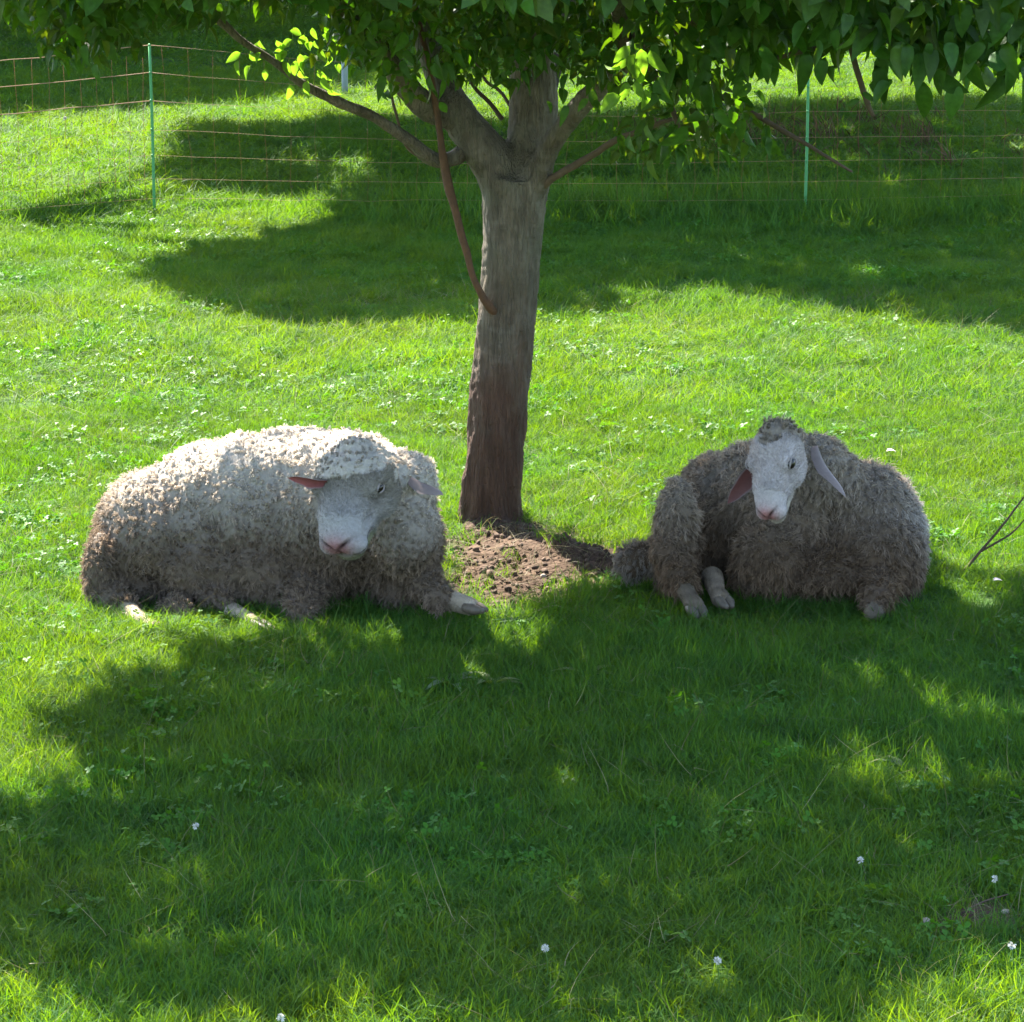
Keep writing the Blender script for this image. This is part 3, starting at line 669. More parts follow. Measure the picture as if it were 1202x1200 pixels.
# long low bough towards the right front and its hanging twigs
branch([(745, 55, 16, -.5), (820, 20, 15, -.9), (900, -20, 13, -1.3), (980, -10, 12, -1.8), (1080, -30, 10, -2.1), (1180, -20, 8, -2.3), (1260, 0, 6, -2.4)], M_BARK, seed=17)
branch([(980, -10, 6, -1.8), (995, 40, 6, -1.8), (1006, 85, 6, -1.8), (1016, 115, 6, -1.8), (1025, 136, 4, -1.8)], M_TWIG, seed=18)
branch([(760, 60, 9, -.7), (800, 90, 7, -.8), (860, 120, 6, -.9), (930, 160, 5, -1.0), (1000, 202, 3, -1.1)], M_TWIG, seed=19)
branch([(745, 45, 8, -.7), (770, 90, 7, -.9), (790, 130, 6, -1), (800, 165, 4, -1)], M_TWIG, seed=20)
branch([(900, 70, 5, -1.4), (935, 62, 5, -1.4), (965, 50, 5, -1.4), (980, -10, 6, -1.8)], M_TWIG, seed=21)
branch([(190, -45, 7, -.7), (150, -10, 5, -.8), (125, 30, 5, -.85), (116, 62, 3, -.9)], M_TWIG, seed=22)

# crown: leaf clusters whose shade makes the patch on the grass in front of the sheep
SH1 = gpoly([(-60, 970), (80, 962), (112, 915), (92, 868), (195, 798), (240, 778), (330, 765), (415, 745), (470, 735), (545, 722), (560, 745), (640, 752), (655, 706), (705, 676), (780, 668), (900, 655),
             (1000, 650), (1080, 655), (1112, 700), (1202, 694), (1400, 690), (1500, 900), (1420, 1150), (1202, 1130), (1130, 1125), (1075, 1140), (1050, 1215), (850, 1225), (800, 1190), (700, 1215), (560, 1250), (505, 1200),
             (420, 1180), (340, 1195), (320, 1225), (200, 1215), (110, 1165), (-40, 1155)])
holes1 = [gpoly(h) for h in ([(525, 792), (590, 790), (598, 822), (530, 826)], [(655, 775), (720, 772), (722, 802), (662, 806)], [(810, 770), (836, 770), (832, 800), (812, 800)],
                             [(868, 650), (898, 650), (900, 680), (868, 690)],
                             [(1050, 880), (1100, 870), (1110, 905), (1060, 910)])]
CL = np.concatenate([shade_clusters(SH1, 1000, 2.06, 3.9, holes1), shade_clusters(gpoly([(1400, 690), (1850, 720), (1850, 1150), (1420, 1120)]), 170, 2.1, 3.6)])  # second set added out of view to shade the right-hand leaves
lit_targets = [at(345, 45, 9.85), at(290, 65, 9.8), at(378, 75, 9.85), at(742, 60, 8.45), at(748, 95, 8.45), at(735, 75, 8.45), at(752, 75, 8.45), at(395, 118, 9.9), at(745, 75, 9.35), at(300, 60, 9.8), at(370, 60, 9.85), at(870, 42, 9.0), at(430, 530, 8.85), at(560, 300, 10.1), at(190, 545, 9.2), at(240, 515, 9.2), at(290, 505, 9.2), at(335, 500, 9.2), at(380, 505, 9.15), at(420, 515, 9.1)]
small_targets = [at(885, 668, 8.95), gp(556, 808), gp(690, 790), gp(823, 787), gp(600, 738), gp(20, 900), at(1060, 560, 9.35), at(1035, 548, 9.4), at(1083, 592, 9.3)]
def drop_near_rays(P, targets, rad):
    keep = np.ones(len(P), bool); s_ = np.array(SUN.normalized())
    for t_ in targets:
        w = P - np.array(t_); a_ = w @ s_; dd = np.linalg.norm(w - a_[:, None] * s_, axis=1)
        keep &= ~((a_ > .12) & (dd < rad))
    return P[keep]
CL = drop_near_rays(CL, lit_targets, .20)
P0, R0, S0 = scatter_leaves(CL, 42, .16, .082)
n_ = len(P0)
kk = np.ones(n_, bool)
for t_ in lit_targets:
    s_ = np.array(SUN.normalized()); w = P0 - np.array(t_); a_ = w @ s_; dd = np.linalg.norm(w - a_[:, None] * s_, axis=1); kk &= ~((a_ > .10) & (dd < .11))
# keep leaves above the visible band here; the seen ones are placed below
topline = CAMH - 156 / FPX * P0[:, 1]
for t_ in small_targets:
    s_ = np.array(SUN.normalized()); w = P0 - np.array(t_); a_ = w @ s_; dd = np.linalg.norm(w - a_[:, None] * s_, axis=1); kk &= ~((a_ > .10) & (dd < (.15 if t_.x > 1.1 else .085)))
kk &= P0[:, 2] > topline + .02
tchild('foliage', foliage_mesh('foliage', P0[kk], R0[kk], S0[kk], LEAF_LOW), [M_LEAF])['kind'] = 'stuff'
# twigs from the limbs to the clusters
limb_pts = []
for p, r in limbs[1:]:
    C_ = catmull(p, 5); limb_pts += [c for c in C_ if c[2] > 1.75]
# outer scaffold limbs so that the crown hangs together
scaf = []
for k_, (dx, dy, hz) in enumerate([(-1.5, -.3, 2.9), (-.9, -1.3, 3.0), (.2, -1.9, 2.6), (1.4, -1.3, 2.7), (1.3, .2, 3.0), (.4, .8, 3.3), (-1.0, .7, 3.2), (-.3, -.6, 3.7), (2.1, -.6, 2.6), (-1.7, .6, 2.7)]):
    s0 = min(limb_pts, key=lambda c: np.linalg.norm(c - np.array([TB.x + dx * .25, TB.y + dy * .2, 2.1])))
    e_ = np.array([TB.x + dx, TB.y + dy, hz]); m1 = s0 * .6 + e_ * .4 + [0, 0, .15]
    pts_ = [s0, m1, s0 * .25 + e_ * .75 + [0, 0, .05], e_]
    tchild('branch', np_mesh('branch', *tube_arr(pts_, [.03, .024, .017, .008], 8, 5, .004, 60 + k_)), [M_BARK]); scaf += list(catmull(pts_, 8))
allp = np.array(limb_pts + scaf); tw = []
for i_, c in enumerate(CL[::2]):
    j = np.argmin(np.linalg.norm(allp - c, axis=1)); s0 = allp[j]
    if np.linalg.norm(s0 - c) < .05: continue
    tw.append(tube_arr([s0, s0 * .5 + c * .5 + rng.normal(0, .03, 3) + [0, 0, .04], c], [.007, .005, .002], 4, 2))
tchild('twigs', np_mesh('twigs', *join_arr(tw)), [M_TWIG])['kind'] = 'stuff'

# the leaves one sees: clusters through the visible band of the crown
vis = []          # (px, py, Y, radius px, count, size m)
def band(x0, x1, y0, y1, Ya, Yb, n, rpx, cnt, size):
    for _ in range(n):
        vis.append((rng.uniform(x0, x1), rng.uniform(y0, y1), rng.uniform(Ya, Yb), rpx, cnt, size))
band(385, 720, -30, 50, 9.3, 10.5, 60, 34, 18, .070)
band(385, 500, 20, 85, 9.5, 10.1, 11, 22, 14, .062)
band(500, 640, 40, 90, 9.4, 10.0, 12, 24, 14, .065)
band(640, 730, -10, 80, 9.2, 10.0, 10, 26, 14, .07)
band(730, 900, -40, 70, 8.6, 9.6, 26, 38, 15, .088)
band(745, 850, 60, 165, 8.8, 9.4, 13, 30, 9, .086)
band(840, 1000, -40, 38, 8.2, 9.2, 26, 38, 14, .095)
band(980, 1230, -50, 45, 7.7, 8.6, 36, 42, 13, .115)
band(0, 260, -45, 12, 8.6, 9.6, 26, 34, 12, .08)
band(70, 150, 10, 60, 8.8, 9.3, 9, 24, 11, .075)
band(60, 240, 0, 35, 8.8, 9.3, 9, 26, 11, .075)
band(400, 700, 70, 108, 9.4, 9.9, 7, 22, 10, .06)
band(940, 1220, 30, 60, 7.8, 8.3, 5, 34, 8, .11)
band(740, 890, 90, 170, 8.9, 9.4, 9, 26, 9, .082)
band(250, 400, -50, -10, 9.2, 10, 12, 30, 14, .075)
Pv, Sv = [], []
for (x, y, Y, r, c_, s_) in vis:
    for _ in range(c_):
        a_ = rng.uniform(0, 6.28); q = r * math.sqrt(rng.random()); Pv.append(np.array(at(x + q * math.cos(a_), y + q * math.sin(a_) * .8, Y + rng.normal(0, .09)))); Sv.append(s_ * rng.uniform(.7, 1.2))
Pv, Sv = np.array(Pv), np.array(Sv)
# clear the sun's path to the bright sprigs
kk = np.ones(len(Pv), bool)
for t_ in lit_targets:
    s_ = np.array(SUN.normalized()); w = Pv - np.array(t_); a_ = w @ s_; dd = np.linalg.norm(w - a_[:, None] * s_, axis=1); kk &= ~((a_ > .05) & (dd < .10))
Pv, Sv = Pv[kk], Sv[kk]
Rv = leaf_rots(len(Pv), .85)
tchild('foliage', foliage_mesh('foliage', Pv, Rv, Sv, LEAF_T, (.036, .088, .012)), [M_LEAF])['kind'] = 'stuff'
# single leaves, largest ones of the photograph
leaf_meshes = []
for k_ in range(8):
    V_, F_ = leaf_template(7, rng.uniform(.16, .23), rng.uniform(.15, .75), rng.uniform(.3, .8))
    V_[:, 0] += .06 * np.sin(V_[:, 1] * 3 + k_) * (k_ % 3 - 1)
    c = np.array((.034, .086, .014)) * rng.uniform(.75, 1.4); leaf_meshes.append(np_mesh('leaf', V_, F_, True, np.tile(c, (len(V_), 1)))); leaf_meshes[-1].materials.append(M_LEAF)
lime = []
for k_ in range(3):
    V_, F_ = leaf_template(7, .23, rng.uniform(.3, .9), rng.uniform(.3, .8)); lime.append(np_mesh('leaf', V_, F_, True, np.tile((.13, .22, .035), (len(V_), 1)))); lime[-1].materials.append(M_LIME)  # same leaves in sun: brighter colour painted in
def put_leaf(px, py, Y, L, ang, tilt=0, roll=0, mesh=None):
    """ang: 0 hangs straight down in the picture, positive swings to the right"""
    if mesh is None:
        w_ = at(px, py, Y); s_ = SUN.normalized()
        for t_ in lit_targets:
            d_ = w_ - t_; a_ = d_.dot(s_)
            if a_ > -.02 and (d_ - s_ * a_).length < .10: return None
    o = bpy.data.objects.new('leaf', mesh or random.choice(leaf_meshes)); COL.objects.link(o); o.parent = tree
    f = Vector((math.sin(ang) * math.cos(tilt), -math.sin(tilt), -math.cos(ang) * math.cos(tilt)))
    u = Vector((math.sin(roll), -1, .35)); s_ = f.cross(u).normalized(); u = s_.cross(f)
    m = Matrix((s_, f, u)).transposed().to_4x4(); m = Matrix.Translation(at(px, py, Y) - TB) @ m @ Matrix.Diagonal((L, L, L, 1)); o.matrix_local = m
    return o
nl = 0
def leaf_run(path, Y, n, L, jx=10, jy=8, spread=.6):
    global nl
    C_ = catmull([(p[0], p[1], 0) for p in path], 10)
    for k_ in range(n):
        c = C_[int(rng.uniform(0, len(C_) - 1))]
        put_leaf(c[0] + rng.normal(0, jx), c[1] + rng.normal(0, jy), Y + rng.normal(0, .08), L * rng.uniform(.75, 1.2), rng.normal(0, spread), rng.normal(.1, .35), rng.normal(0, .8)); nl += 1
leaf_run([(960, 10), (1040, 0), (1120, 10), (1202, 20)], 7.9, 62, .100, 12, 16, .65)
leaf_run([(1020, 40), (1100, 45), (1210, 50)], 7.9, 18, .095, 10, 10, .5)
for (x, y, L, an) in [(968, 60, .10, -.1), (955, 40, .085, .3), (1005, 20, .12, -.9), (1050, 88, .10, -.75), (1088, 88, .125, -.15), (1120, 88, .125, .0), (1140, 60, .13, .1), (1180, 70, .11, .2), (1160, 40, .12, -.5), (1065, 40, .12, .35), (1195, 55, .13, -.1),
                    (1008, 108, .055, 1.3), (1016, 98, .06, 1.1), (1012, 115, .05, -1.2), (1040, 15, .13, .8), (1195, 10, .13, -.8), (895, 45, .10, .2), (905, 60, .09, -.3)]:
    put_leaf(x, y, 7.85 + rng.normal(0, .05), L, an, rng.normal(.1, .2), rng.normal(0, .6)); nl += 1
leaf_run([(750, 20), (790, 60), (800, 140)], 8.75, 36, .105, 18, 22, .45)
leaf_run([(820, 20), (860, 60), (900, 60)], 8.8, 26, .095, 16, 18, .7)
leaf_run([(840, 110), (890, 135), (905, 160)], 9.2, 10, .08, 8, 8, .6)
leaf_run([(410, 30), (520, 60), (650, 40), (720, 70)], 9.3, 48, .075, 14, 22, .7)
leaf_run([(20, -5), (110, 15), (230, 5)], 8.7, 26, .075, 14, 12, .8)
leaf_run([(930, 60), (1000, 62), (1100, 70), (1210, 80)], 7.85, 9, .12, 14, 14, .5)
leaf_run([(640, 90), (700, 120), (745, 150)], 9.2, 14, .07, 14, 16, .6)
leaf_run([(105, 20), (120, 60)], 8.8, 8, .07, 8, 8, .5)
for (x, y, L, an, Y) in [(742, 50, .062, -.7, 8.45), (748, 58, .075, -.35, 8.45), (752, 52, .070, .1, 8.45), (738, 92, .055, -.3, 8.45), (735, 110, .085, -1.1, 8.45),
                       (345, 45, .045, -1.0, 9.8), (350, 42, .045, .9, 9.8), (366, 30, .04, .2, 9.8), (330, 50, .055, -.3, 9.8), (372, 55, .045, .5, 9.8), (340, 95, .055, .05, 9.8), (372, 78, .05, .5, 9.8), (385, 62, .05, .1, 9.8), (352, 60, .05, .1, 9.8),
                       (304, 45, .04, .2, 9.75), (280, 68, .045, -.2, 9.75), (290, 62, .045, .9, 9.75), (311, 78, .04, .0, 9.75), (360, 70, .05, -.6, 9.8), (330, 70, .05, .6, 9.8), (378, 88, .05, .3, 9.8), (308, 60, .04, -.8, 9.75)]:
    put_leaf(x, y, Y, L * 1.3, an, rng.normal(0, .25), rng.normal(0, .5), random.choice(lime)); nl += 1

for (x, y, L, an, Y) in [(736, 62, .07, -.5, 8.45), (745, 68, .075, .2, 8.45), (752, 80, .07, -.1, 8.45), (745, 90, .06, .3, 8.45), (760, 55, .07, .5, 8.45), (757, 100, .06, .1, 8.45), (730, 75, .06, -.9, 8.45),
                       (358, 38, .05, -.4, 9.78), (368, 45, .055, .3, 9.8), (340, 58, .05, -.9, 9.8), (350, 80, .05, .4, 9.8), (362, 92, .05, -.2, 9.8), (320, 62, .05, .9, 9.8), (384, 100, .05, .6, 9.8), (375, 40, .05, 1.2, 9.8), (296, 75, .045, -.7, 9.78), (337, 36, .05, 1.4, 9.8), (285, 60, .05, -1.0, 9.78), (322, 45, .05, .7, 9.8), (348, 68, .05, -.2, 9.8), (356, 50, .055, 1.0, 9.8), (366, 66, .05, -1.1, 9.8), (380, 34, .045, .4, 9.8), (390, 75, .05, .9, 9.8), (312, 52, .05, -1.3, 9.8)]:
    put_leaf(x, y, Y, L * 1.3, an, rng.normal(0, .35), rng.normal(0, .8), random.choice(lime)); nl += 1

# ------------------------------------------------------------------ shade trees further back (crowns above the picture)
def big_tree(kind, label, base, height, poly, n, h0, h1, per, rad, size, trunk_r, holes=(), lean=(0, 0), col=(.042, .095, .016)):
    r = thing(kind, label, 'tree', base, 'shade trees beyond the fence'); b = Vector(base)
    C_ = shade_clusters(poly, n, h0, h1, holes); P_, R_, S_ = scatter_leaves(C_, per, rad, size, .4)
    cen = C_.mean(0)
    def ch(nm, m, mt): m.transform(Matrix.Translation(-b)); return link(nm, m, r, [mt])
    bb = np.array(base); fork = bb + [lean[0], lean[1], h0 * .62]
    L2 = [tube_arr([bb - [0, 0, .1], bb * .5 + fork * .5 + [.05, 0, 0], fork, fork + (cen - fork) * .35 + [0, 0, .3]], [trunk_r * 1.25, trunk_r, trunk_r * .85, trunk_r * .5], 12, 6, trunk_r * .12, 7)]
    ch('trunk', np_mesh('trunk', *join_arr(L2)), M_BARK2)
    ends = C_[rng.choice(len(C_), min(9, len(C_)), False)]; al = [fork]
    for e_ in ends:
        e2 = fork + (e_ - fork) * .9; pts_ = [fork, fork * .6 + e2 * .4 + [0, 0, .35], e2]
        ch('limb', np_mesh('limb', *tube_arr(pts_, [trunk_r * .5, trunk_r * .33, trunk_r * .1], 7, 6, trunk_r * .1, 8)), M_BARK2); al += list(catmull(pts_, 8))
    al = np.array(al); t2 = []
    for c in C_[::3]:
        s0 = al[np.argmin(np.linalg.norm(al - c, axis=1))]; t2.append(tube_arr([s0, s0 * .5 + c * .5 + [0, 0, .1], c], [trunk_r * .09, trunk_r * .07, trunk_r * .02], 4, 2))
    ch('twigs', np_mesh('twigs', *join_arr(t2)), M_TWIG)['kind'] = 'stuff'
    ch('foliage', foliage_mesh('foliage', P_, R_, S_, LEAF_FAR, col), M_LEAF2)['kind'] = 'stuff'
    return r
h2 = [gpoly(h) for h in ([(375, 205), (440, 175), (470, 200), (430, 245), (375, 240)], [(330, 160), (375, 160), (372, 200), (335, 200)], [(360, 320), (425, 318), (425, 335), (360, 338)],
                         [(640, 240), (670, 245), (672, 265), (640, 262)], [(300, 290), (330, 290), (330, 300), (300, 300)])]
big_tree('fruit_tree', 'smaller fruit tree standing beyond the fence to the left, throwing the middle shade', (-4.75, 20.6, 0), 6,
         gpoly([(560, 240), (560, 380), (470, 383), (400, 386), (330, 378), (280, 362), (230, 345), (180, 325), (200, 304), (300, 290), (420, 266), (440, 250), (400, 236), (260, 226), (225, 215), (222, 172), (240, 150), (330, 152), (420, 140), (560, 148)]),
         620, 3.4, 5.4, 44, .30, .18, .14, h2, (.4, .2))
big_tree('fruit_tree', 'dark trunked fruit tree beyond the fence, right behind the apple tree and hidden by it', (.03, 22.3, 0), 7,
         gpoly([(560, 148), (700, 135), (880, 128), (900, 122), (900, 352), (880, 340), (800, 328), (740, 345), (690, 362), (640, 372), (560, 380)]),
         520, 3.6, 5.6, 44, .32, .18, .12, (), (.5, .2))
big_tree('fruit_tree', 'fruit tree beyond the fence to the far right, only its shade in view', (6.2, 21.5, 0), 7,
         gpoly([(900, 126), (1010, 122), (1202, 120), (1500, 130), (1600, 260), (1500, 400), (1290, 396), (1202, 386), (1110, 378), (1000, 368), (900, 352)]),
         1100, 3.6, 5.8, 42, .34, .19, .16, (), (-.3, .2))
for (bx, by, poly, n) in [
    (-13.5, 37, [(-500, 140), (0, 132), (120, 124), (120, 20), (-500, 20)], 480),
    (-6.2, 41.5, [(120, 124), (230, 116), (330, 108), (400, 84), (400, 10), (120, 10)], 520),
    (1.0, 47, [(400, 84), (520, 82), (640, 90), (800, 70), (800, 4), (400, 4)], 420),
    (9.8, 46, [(800, 66), (900, 58), (1000, 60), (1202, 66), (1600, 80), (1600, 4), (800, 4)], 520),
    (-9, 62, [(-500, 20), (500, 12), (500, -30), (-500, -30)], 420),
    (8, 66, [(500, 12), (1500, 12), (1500, -30), (500, -30)], 420)]:
    d_ = {0: 'at the back left, outside the view', 1: 'back left, its crown above the view', 2: 'behind the middle of the meadow', 3: 'back right behind the bright meadow strip', 4: 'farthest back on the left', 5: 'farthest back on the right'}
    idx = [-13.5, -6.2, 1.0, 9.8, -9, 8].index(bx)
    big_tree('broadleaf_tree', 'tall broadleaf tree ' + d_[idx], (bx, by, 0), 12, gpoly(poly), int(n * 1.25), 6.0, 10.5, 52, .95, .46, .28, (), (.5, .2))

# ------------------------------------------------------------------ fence
fb = gp(945, 246)
Yf = 19.75
fence = thing('netting_fence', 'orange electric netting fence on green posts running behind the apple tree', 'fence', (0, Yf, 0))
fo = Vector(fence.location)
posts = [(at(-330, 262, 17.9), 1.12), (at(181, 244, Yf), 1.18), (at(945, 246, Yf), 1.07), (at(1560, 240, 20.6), 1.1)]
posts = [(Vector((p.x, p.y, 0)), h) for p, h in posts]
hs = [.12, .26, .42, .60, .80, .99, 1.18]
def f_at(t, h):                                     # t runs over post spans, h 0..1.13 of netting height
    i_ = min(int(t), len(posts) - 2); f = t - i_; a_, b_ = posts[i_], posts[i_ + 1]
    p = a_[0].lerp(b_[0], f); k_ = (a_[1] * (1 - f) + b_[1] * f) / 1.17
    return p + Vector((0, 0, h * k_ - .10 * math.sin(math.pi * f) * (h / 1.13) * (1 if i_ == 1 else .4)))
for p, h in posts:
    V_, F_ = tube_arr([p + Vector((0, 0, -.05)), p + Vector((.003, 0, h * .5)), p + Vector((0, 0, h))], [.011, .011, .010], 8, 3)
    m_ = np_mesh('post', V_ - np.array(fo), F_); o = link('post', m_, fence, [M_POST])
    for hh in hs[2:]:
        V_, F_ = ICO1; c = np.array(p + Vector((0, -.012, hh * h / 1.17)) - fo); link('clip', np_mesh('clip', V_ * .012 + c, F_), o, [M_POST])
for hh in hs:
    pts_ = [np.array(f_at(t, hh) - fo) + [0, -.012, 0] + rng.normal(0, .003, 3) for t in np.linspace(0, 2.999, 46)]
    link('strand', np_mesh('strand', *tube_arr(pts_, [(.0030 if hh > .75 and q_ < 16 else .0009) for q_ in range(46)], 5, 1)), fence, [M_STRAND])
for t in np.linspace(.02, 2.98, 78):
    pts_ = [np.array(f_at(t + rng.normal(0, .0015), hh) - fo) + [0, -.012, 0] for hh in hs]
    link('netting_string', np_mesh('netting_string', *tube_arr(pts_, [.0013 if t < 1 else .0008] * 7, 4, 1)), fence, [M_STRING])
sp = gp(405, 112); V_, F_ = tube_arr([sp, sp + Vector((0, 0, .3)), sp + Vector((.01, 0, .62))], [.035, .035, .03], 10, 2)
stk = link('stake', np_mesh('stake', V_ - np.array(sp), F_), None, [M_STAKE]); stk.location = sp
tag(stk, 'short grey stake seen between leaves behind the left fork of the apple tree', 'stake')

# ------------------------------------------------------------------ grass
def blade_clump(n, Lm, wm, spread, lean, seed, segs=3):
    r = np.random.default_rng(seed); V, F = [], []
    for _ in range(n):
        a = r.uniform(0, 6.28); q = spread * math.sqrt(r.random()); b0 = np.array([q * math.cos(a), q * math.sin(a), -.006])
        L = Lm * r.uniform(.5, 1.25); w = wm * r.uniform(.6, 1.3); an = r.uniform(0, 6.28); ln = lean * r.uniform(.2, 1.9)
        d = np.array([math.cos(an), math.sin(an), 0]); tw = r.uniform(0, 6.28); s = np.array([math.cos(tw), math.sin(tw), 0]); o = len(V)
        for k in range(segs + 1):
            t = k / segs; c = b0 + d * (L * ln * t * t) + np.array([0, 0, L * (t - .38 * ln * t * t)]); ww = w * (1 - .75 * t) if k < segs else 0
            if k < segs: V += [c - s * ww, c + s * ww]
            else: V.append(c)
        for k in range(segs - 1): F += [[o+2*k, o+2*k+1, o+2*k+3], [o+2*k, o+2*k+3, o+2*k+2]]
        k = segs - 1; F.append([o+2*k, o+2*k+1, o+2*k+2])
    return np_mesh('grass_clump', np.array(V), np.array(F), True)
def clover_clump(n, hm, rl, spread, seed):
    r = np.random.default_rng(seed); V, F = [], []
    for _ in range(n):
        a = r.uniform(0, 6.28); q = spread * math.sqrt(r.random()); h = hm * r.uniform(.5, 1.2); c = np.array([q * math.cos(a), q * math.sin(a), h])
        b0 = c * [.8, .8, 0]; o = len(V); V += [b0 + [.0008, 0, 0], b0 - [.0008, 0, 0], c]; F.append([o, o+1, o+2])
        tl = r.normal(0, .35, 2); ph = r.uniform(0, 6.28); R_ = rl * r.uniform(.7, 1.3)
        for k in range(3):
            an = ph + k * 2.094; o = len(V); dx = np.array([math.cos(an), math.sin(an), 0]); dy = np.array([-dx[1], dx[0], 0]); V.append(c)
            for (u, v) in ((.45, -.42), (.95, -.36), (1.05, 0), (.95, .36), (.45, .42)):
                p = c + dx * R_ * u + dy * R_ * v; p[2] += (p[0] - c[0]) * tl[0] + (p[1] - c[1]) * tl[1] + abs(v) * R_ * .25; V.append(p)
            F += [[o, o+1, o+2], [o, o+2, o+3], [o, o+3, o+4], [o, o+4, o+5]]
    return np_mesh('clover_clump', np.array(V), np.array(F), True)
def gn_scatter(name, pts, rot, scl, tint, var, variants, material, label):
    """one object of kind stuff: small plants set on its own points by geometry nodes"""
    me = bpy.data.meshes.new(name); me.vertices.add(len(pts)); me.vertices.foreach_set('co', pts.astype(np.float32).ravel())
    for nm, ty, dat, key in (('rot', 'FLOAT_VECTOR', rot, 'vector'), ('scl', 'FLOAT_VECTOR', scl, 'vector'), ('tint', 'FLOAT', tint, 'value'), ('var', 'INT', var, 'value')):
        at_ = me.attributes.new(nm, ty, 'POINT'); at_.data.foreach_set(key, np.ascontiguousarray(dat, dtype=np.int32 if ty == 'INT' else np.float32).ravel())
    o = link(name, me); tag(o, label=label, kind='stuff')
    ng = bpy.data.node_groups.new(name, 'GeometryNodeTree')
    ng.interface.new_socket('Geometry', in_out='INPUT', socket_type='NodeSocketGeometry'); ng.interface.new_socket('Geometry', in_out='OUTPUT', socket_type='NodeSocketGeometry')
    gi, go = ng.nodes.new('NodeGroupInput'), ng.nodes.new('NodeGroupOutput'); jn = ng.nodes.new('GeometryNodeJoinGeometry')
    def na(nm, ty):
        n_ = ng.nodes.new('GeometryNodeInputNamedAttribute'); n_.data_type = ty; n_.inputs[0].default_value = nm
        return [s for s in n_.outputs if s.enabled][0]
    ra, sa, va = na('rot', 'FLOAT_VECTOR'), na('scl', 'FLOAT_VECTOR'), na('var', 'INT')
    e2r = ng.nodes.new('FunctionNodeEulerToRotation'); ng.links.new(ra, e2r.inputs[0])
    for k, vm in enumerate(variants):
        vm.materials.append(material); src = bpy.data.objects.new(vm.name, vm)
        oi = ng.nodes.new('GeometryNodeObjectInfo'); oi.inputs['Object'].default_value = src
        cmp_ = ng.nodes.new('FunctionNodeCompare'); cmp_.data_type = 'INT'; cmp_.operation = 'EQUAL'
        ii = [s for s in cmp_.inputs if s.enabled]; ng.links.new(va, ii[0]); ii[1].default_value = k
        ip = ng.nodes.new('GeometryNodeInstanceOnPoints')
        ng.links.new(gi.outputs[0], ip.inputs['Points']); ng.links.new(oi.outputs['Geometry'], ip.inputs['Instance'])
        ng.links.new(cmp_.outputs[0], ip.inputs['Selection']); ng.links.new(e2r.outputs[0], ip.inputs['Rotation']); ng.links.new(sa, ip.inputs['Scale'])
        ng.links.new(ip.outputs[0], jn.inputs[0])
    ng.links.new(jn.outputs[0], go.inputs[0])
    md = o.modifiers.new('scatter', 'NODES'); md.node_group = ng
    return o
def wedge(n, y0, y1, m=1.25, p=1.0, pad=.5):
    """random ground points inside the view's spread between two distances"""
    u = rng.random(n); y = np.sqrt(y0 ** 2 + u * (y1 ** 2 - y0 ** 2)); x = rng.uniform(-1, 1, n) * (.183 * y * m + pad); return x, y
foot = []
for S_ in (S1, S2):
    for c, r in S_['blobs']:
        p = at(*c)
        if p.z - r[2] < .05: foot.append((p.x, p.y, r[0] * .86, r[1] * .86))
def clear_foot(x, y):
    k = np.ones(len(x), bool)
    for fx, fy, ra, rb in foot: k &= ((x - fx) / ra) ** 2 + ((y - fy) / rb) ** 2 > 1
    k &= ((x - TB.x) / .11) ** 2 + ((y - TB.y) / .11) ** 2 > 1
    return k
def setup(x, y, hs_, nvar, keep_soil=.06, tilt=.24):
    s_ = soil_amt(x, y); k = clear_foot(x, y) & (rng.random(len(x)) > s_ * (1 - keep_soil)); x, y = x[k], y[k]
    n = len(x); pts = np.stack([x, y, gz(x, y)], 1)
    rot = np.stack([rng.normal(0, tilt, n), rng.normal(0, tilt, n), rng.uniform(0, 6.28, n)], 1)
    lum = 1 + .30 * vn2(x, y, 1.7, 51) + .18 * vn2(x, y, 5, 52); s1 = hs_ * rng.uniform(.75, 1.25, n)
    scl = np.stack([s1 * .9 + .1, s1 * .9 + .1, s1 * np.clip(lum, .5, 1.7)], 1)
    tint = np.clip(.5 + .28 * vn2(x, y, .8, 53) + .22 * vn2(x, y, 3.5, 54) + rng.normal(0, .16, n), 0, 1)
    return pts, rot, scl, tint, rng.integers(0, nvar, n)
def near_feet():
    L = [(150, 738), (178, 746), (205, 745), (262, 728), (300, 742), (360, 728), (420, 724), (480, 716), (520, 714), (560, 718), (800, 716), (818, 724), (850, 712), (900, 712), (960, 714), (1026, 726), (1060, 716), (330, 732), (235, 732), (125, 726), (990, 716)]
    X, Y = [], []
    for px, py in L:
        p = gp(px, py + 3); X.append(p.x + rng.normal(0, .05, 16)); Y.append(p.y - .02 + rng.normal(0, .03, 16))
    return np.concatenate(X), np.concatenate(Y)
def cat(parts): return [np.concatenate(q) for q in zip(*parts)]
ranges = []
x, y = wedge(15000, 5.3, 8.6, 1.2); ranges.append(setup(x, y, .80, 4))
x, y = near_feet(); ranges.append(setup(x, y, .85, 4))
x, y = wedge(13500, 8.6, 12.5, 1.2); ranges.append(setup(x, y, .72, 4))
x, y = wedge(15000, 12.5, 20, 1.2); q = setup(x, y, .85, 4); q[2][:, :2] *= 1.35; ranges.append(q)
x, y = wedge(13000, 20, 34, 1.25); q = setup(x, y, 1.0, 4); q[2][:, :2] *= 2.1; ranges.append(q)
x, y = wedge(9000, 34, 62, 1.3); q = setup(x, y, 1.2, 4); q[2][:, :2] *= 3.6; ranges.append(q)
gn_scatter('grass', *cat(ranges), [blade_clump(38, .085, .0019, .062, .75, 100 + k) for k in range(4)], M_GRASS, 'green meadow grass around and in front of the resting sheep')
parts = []
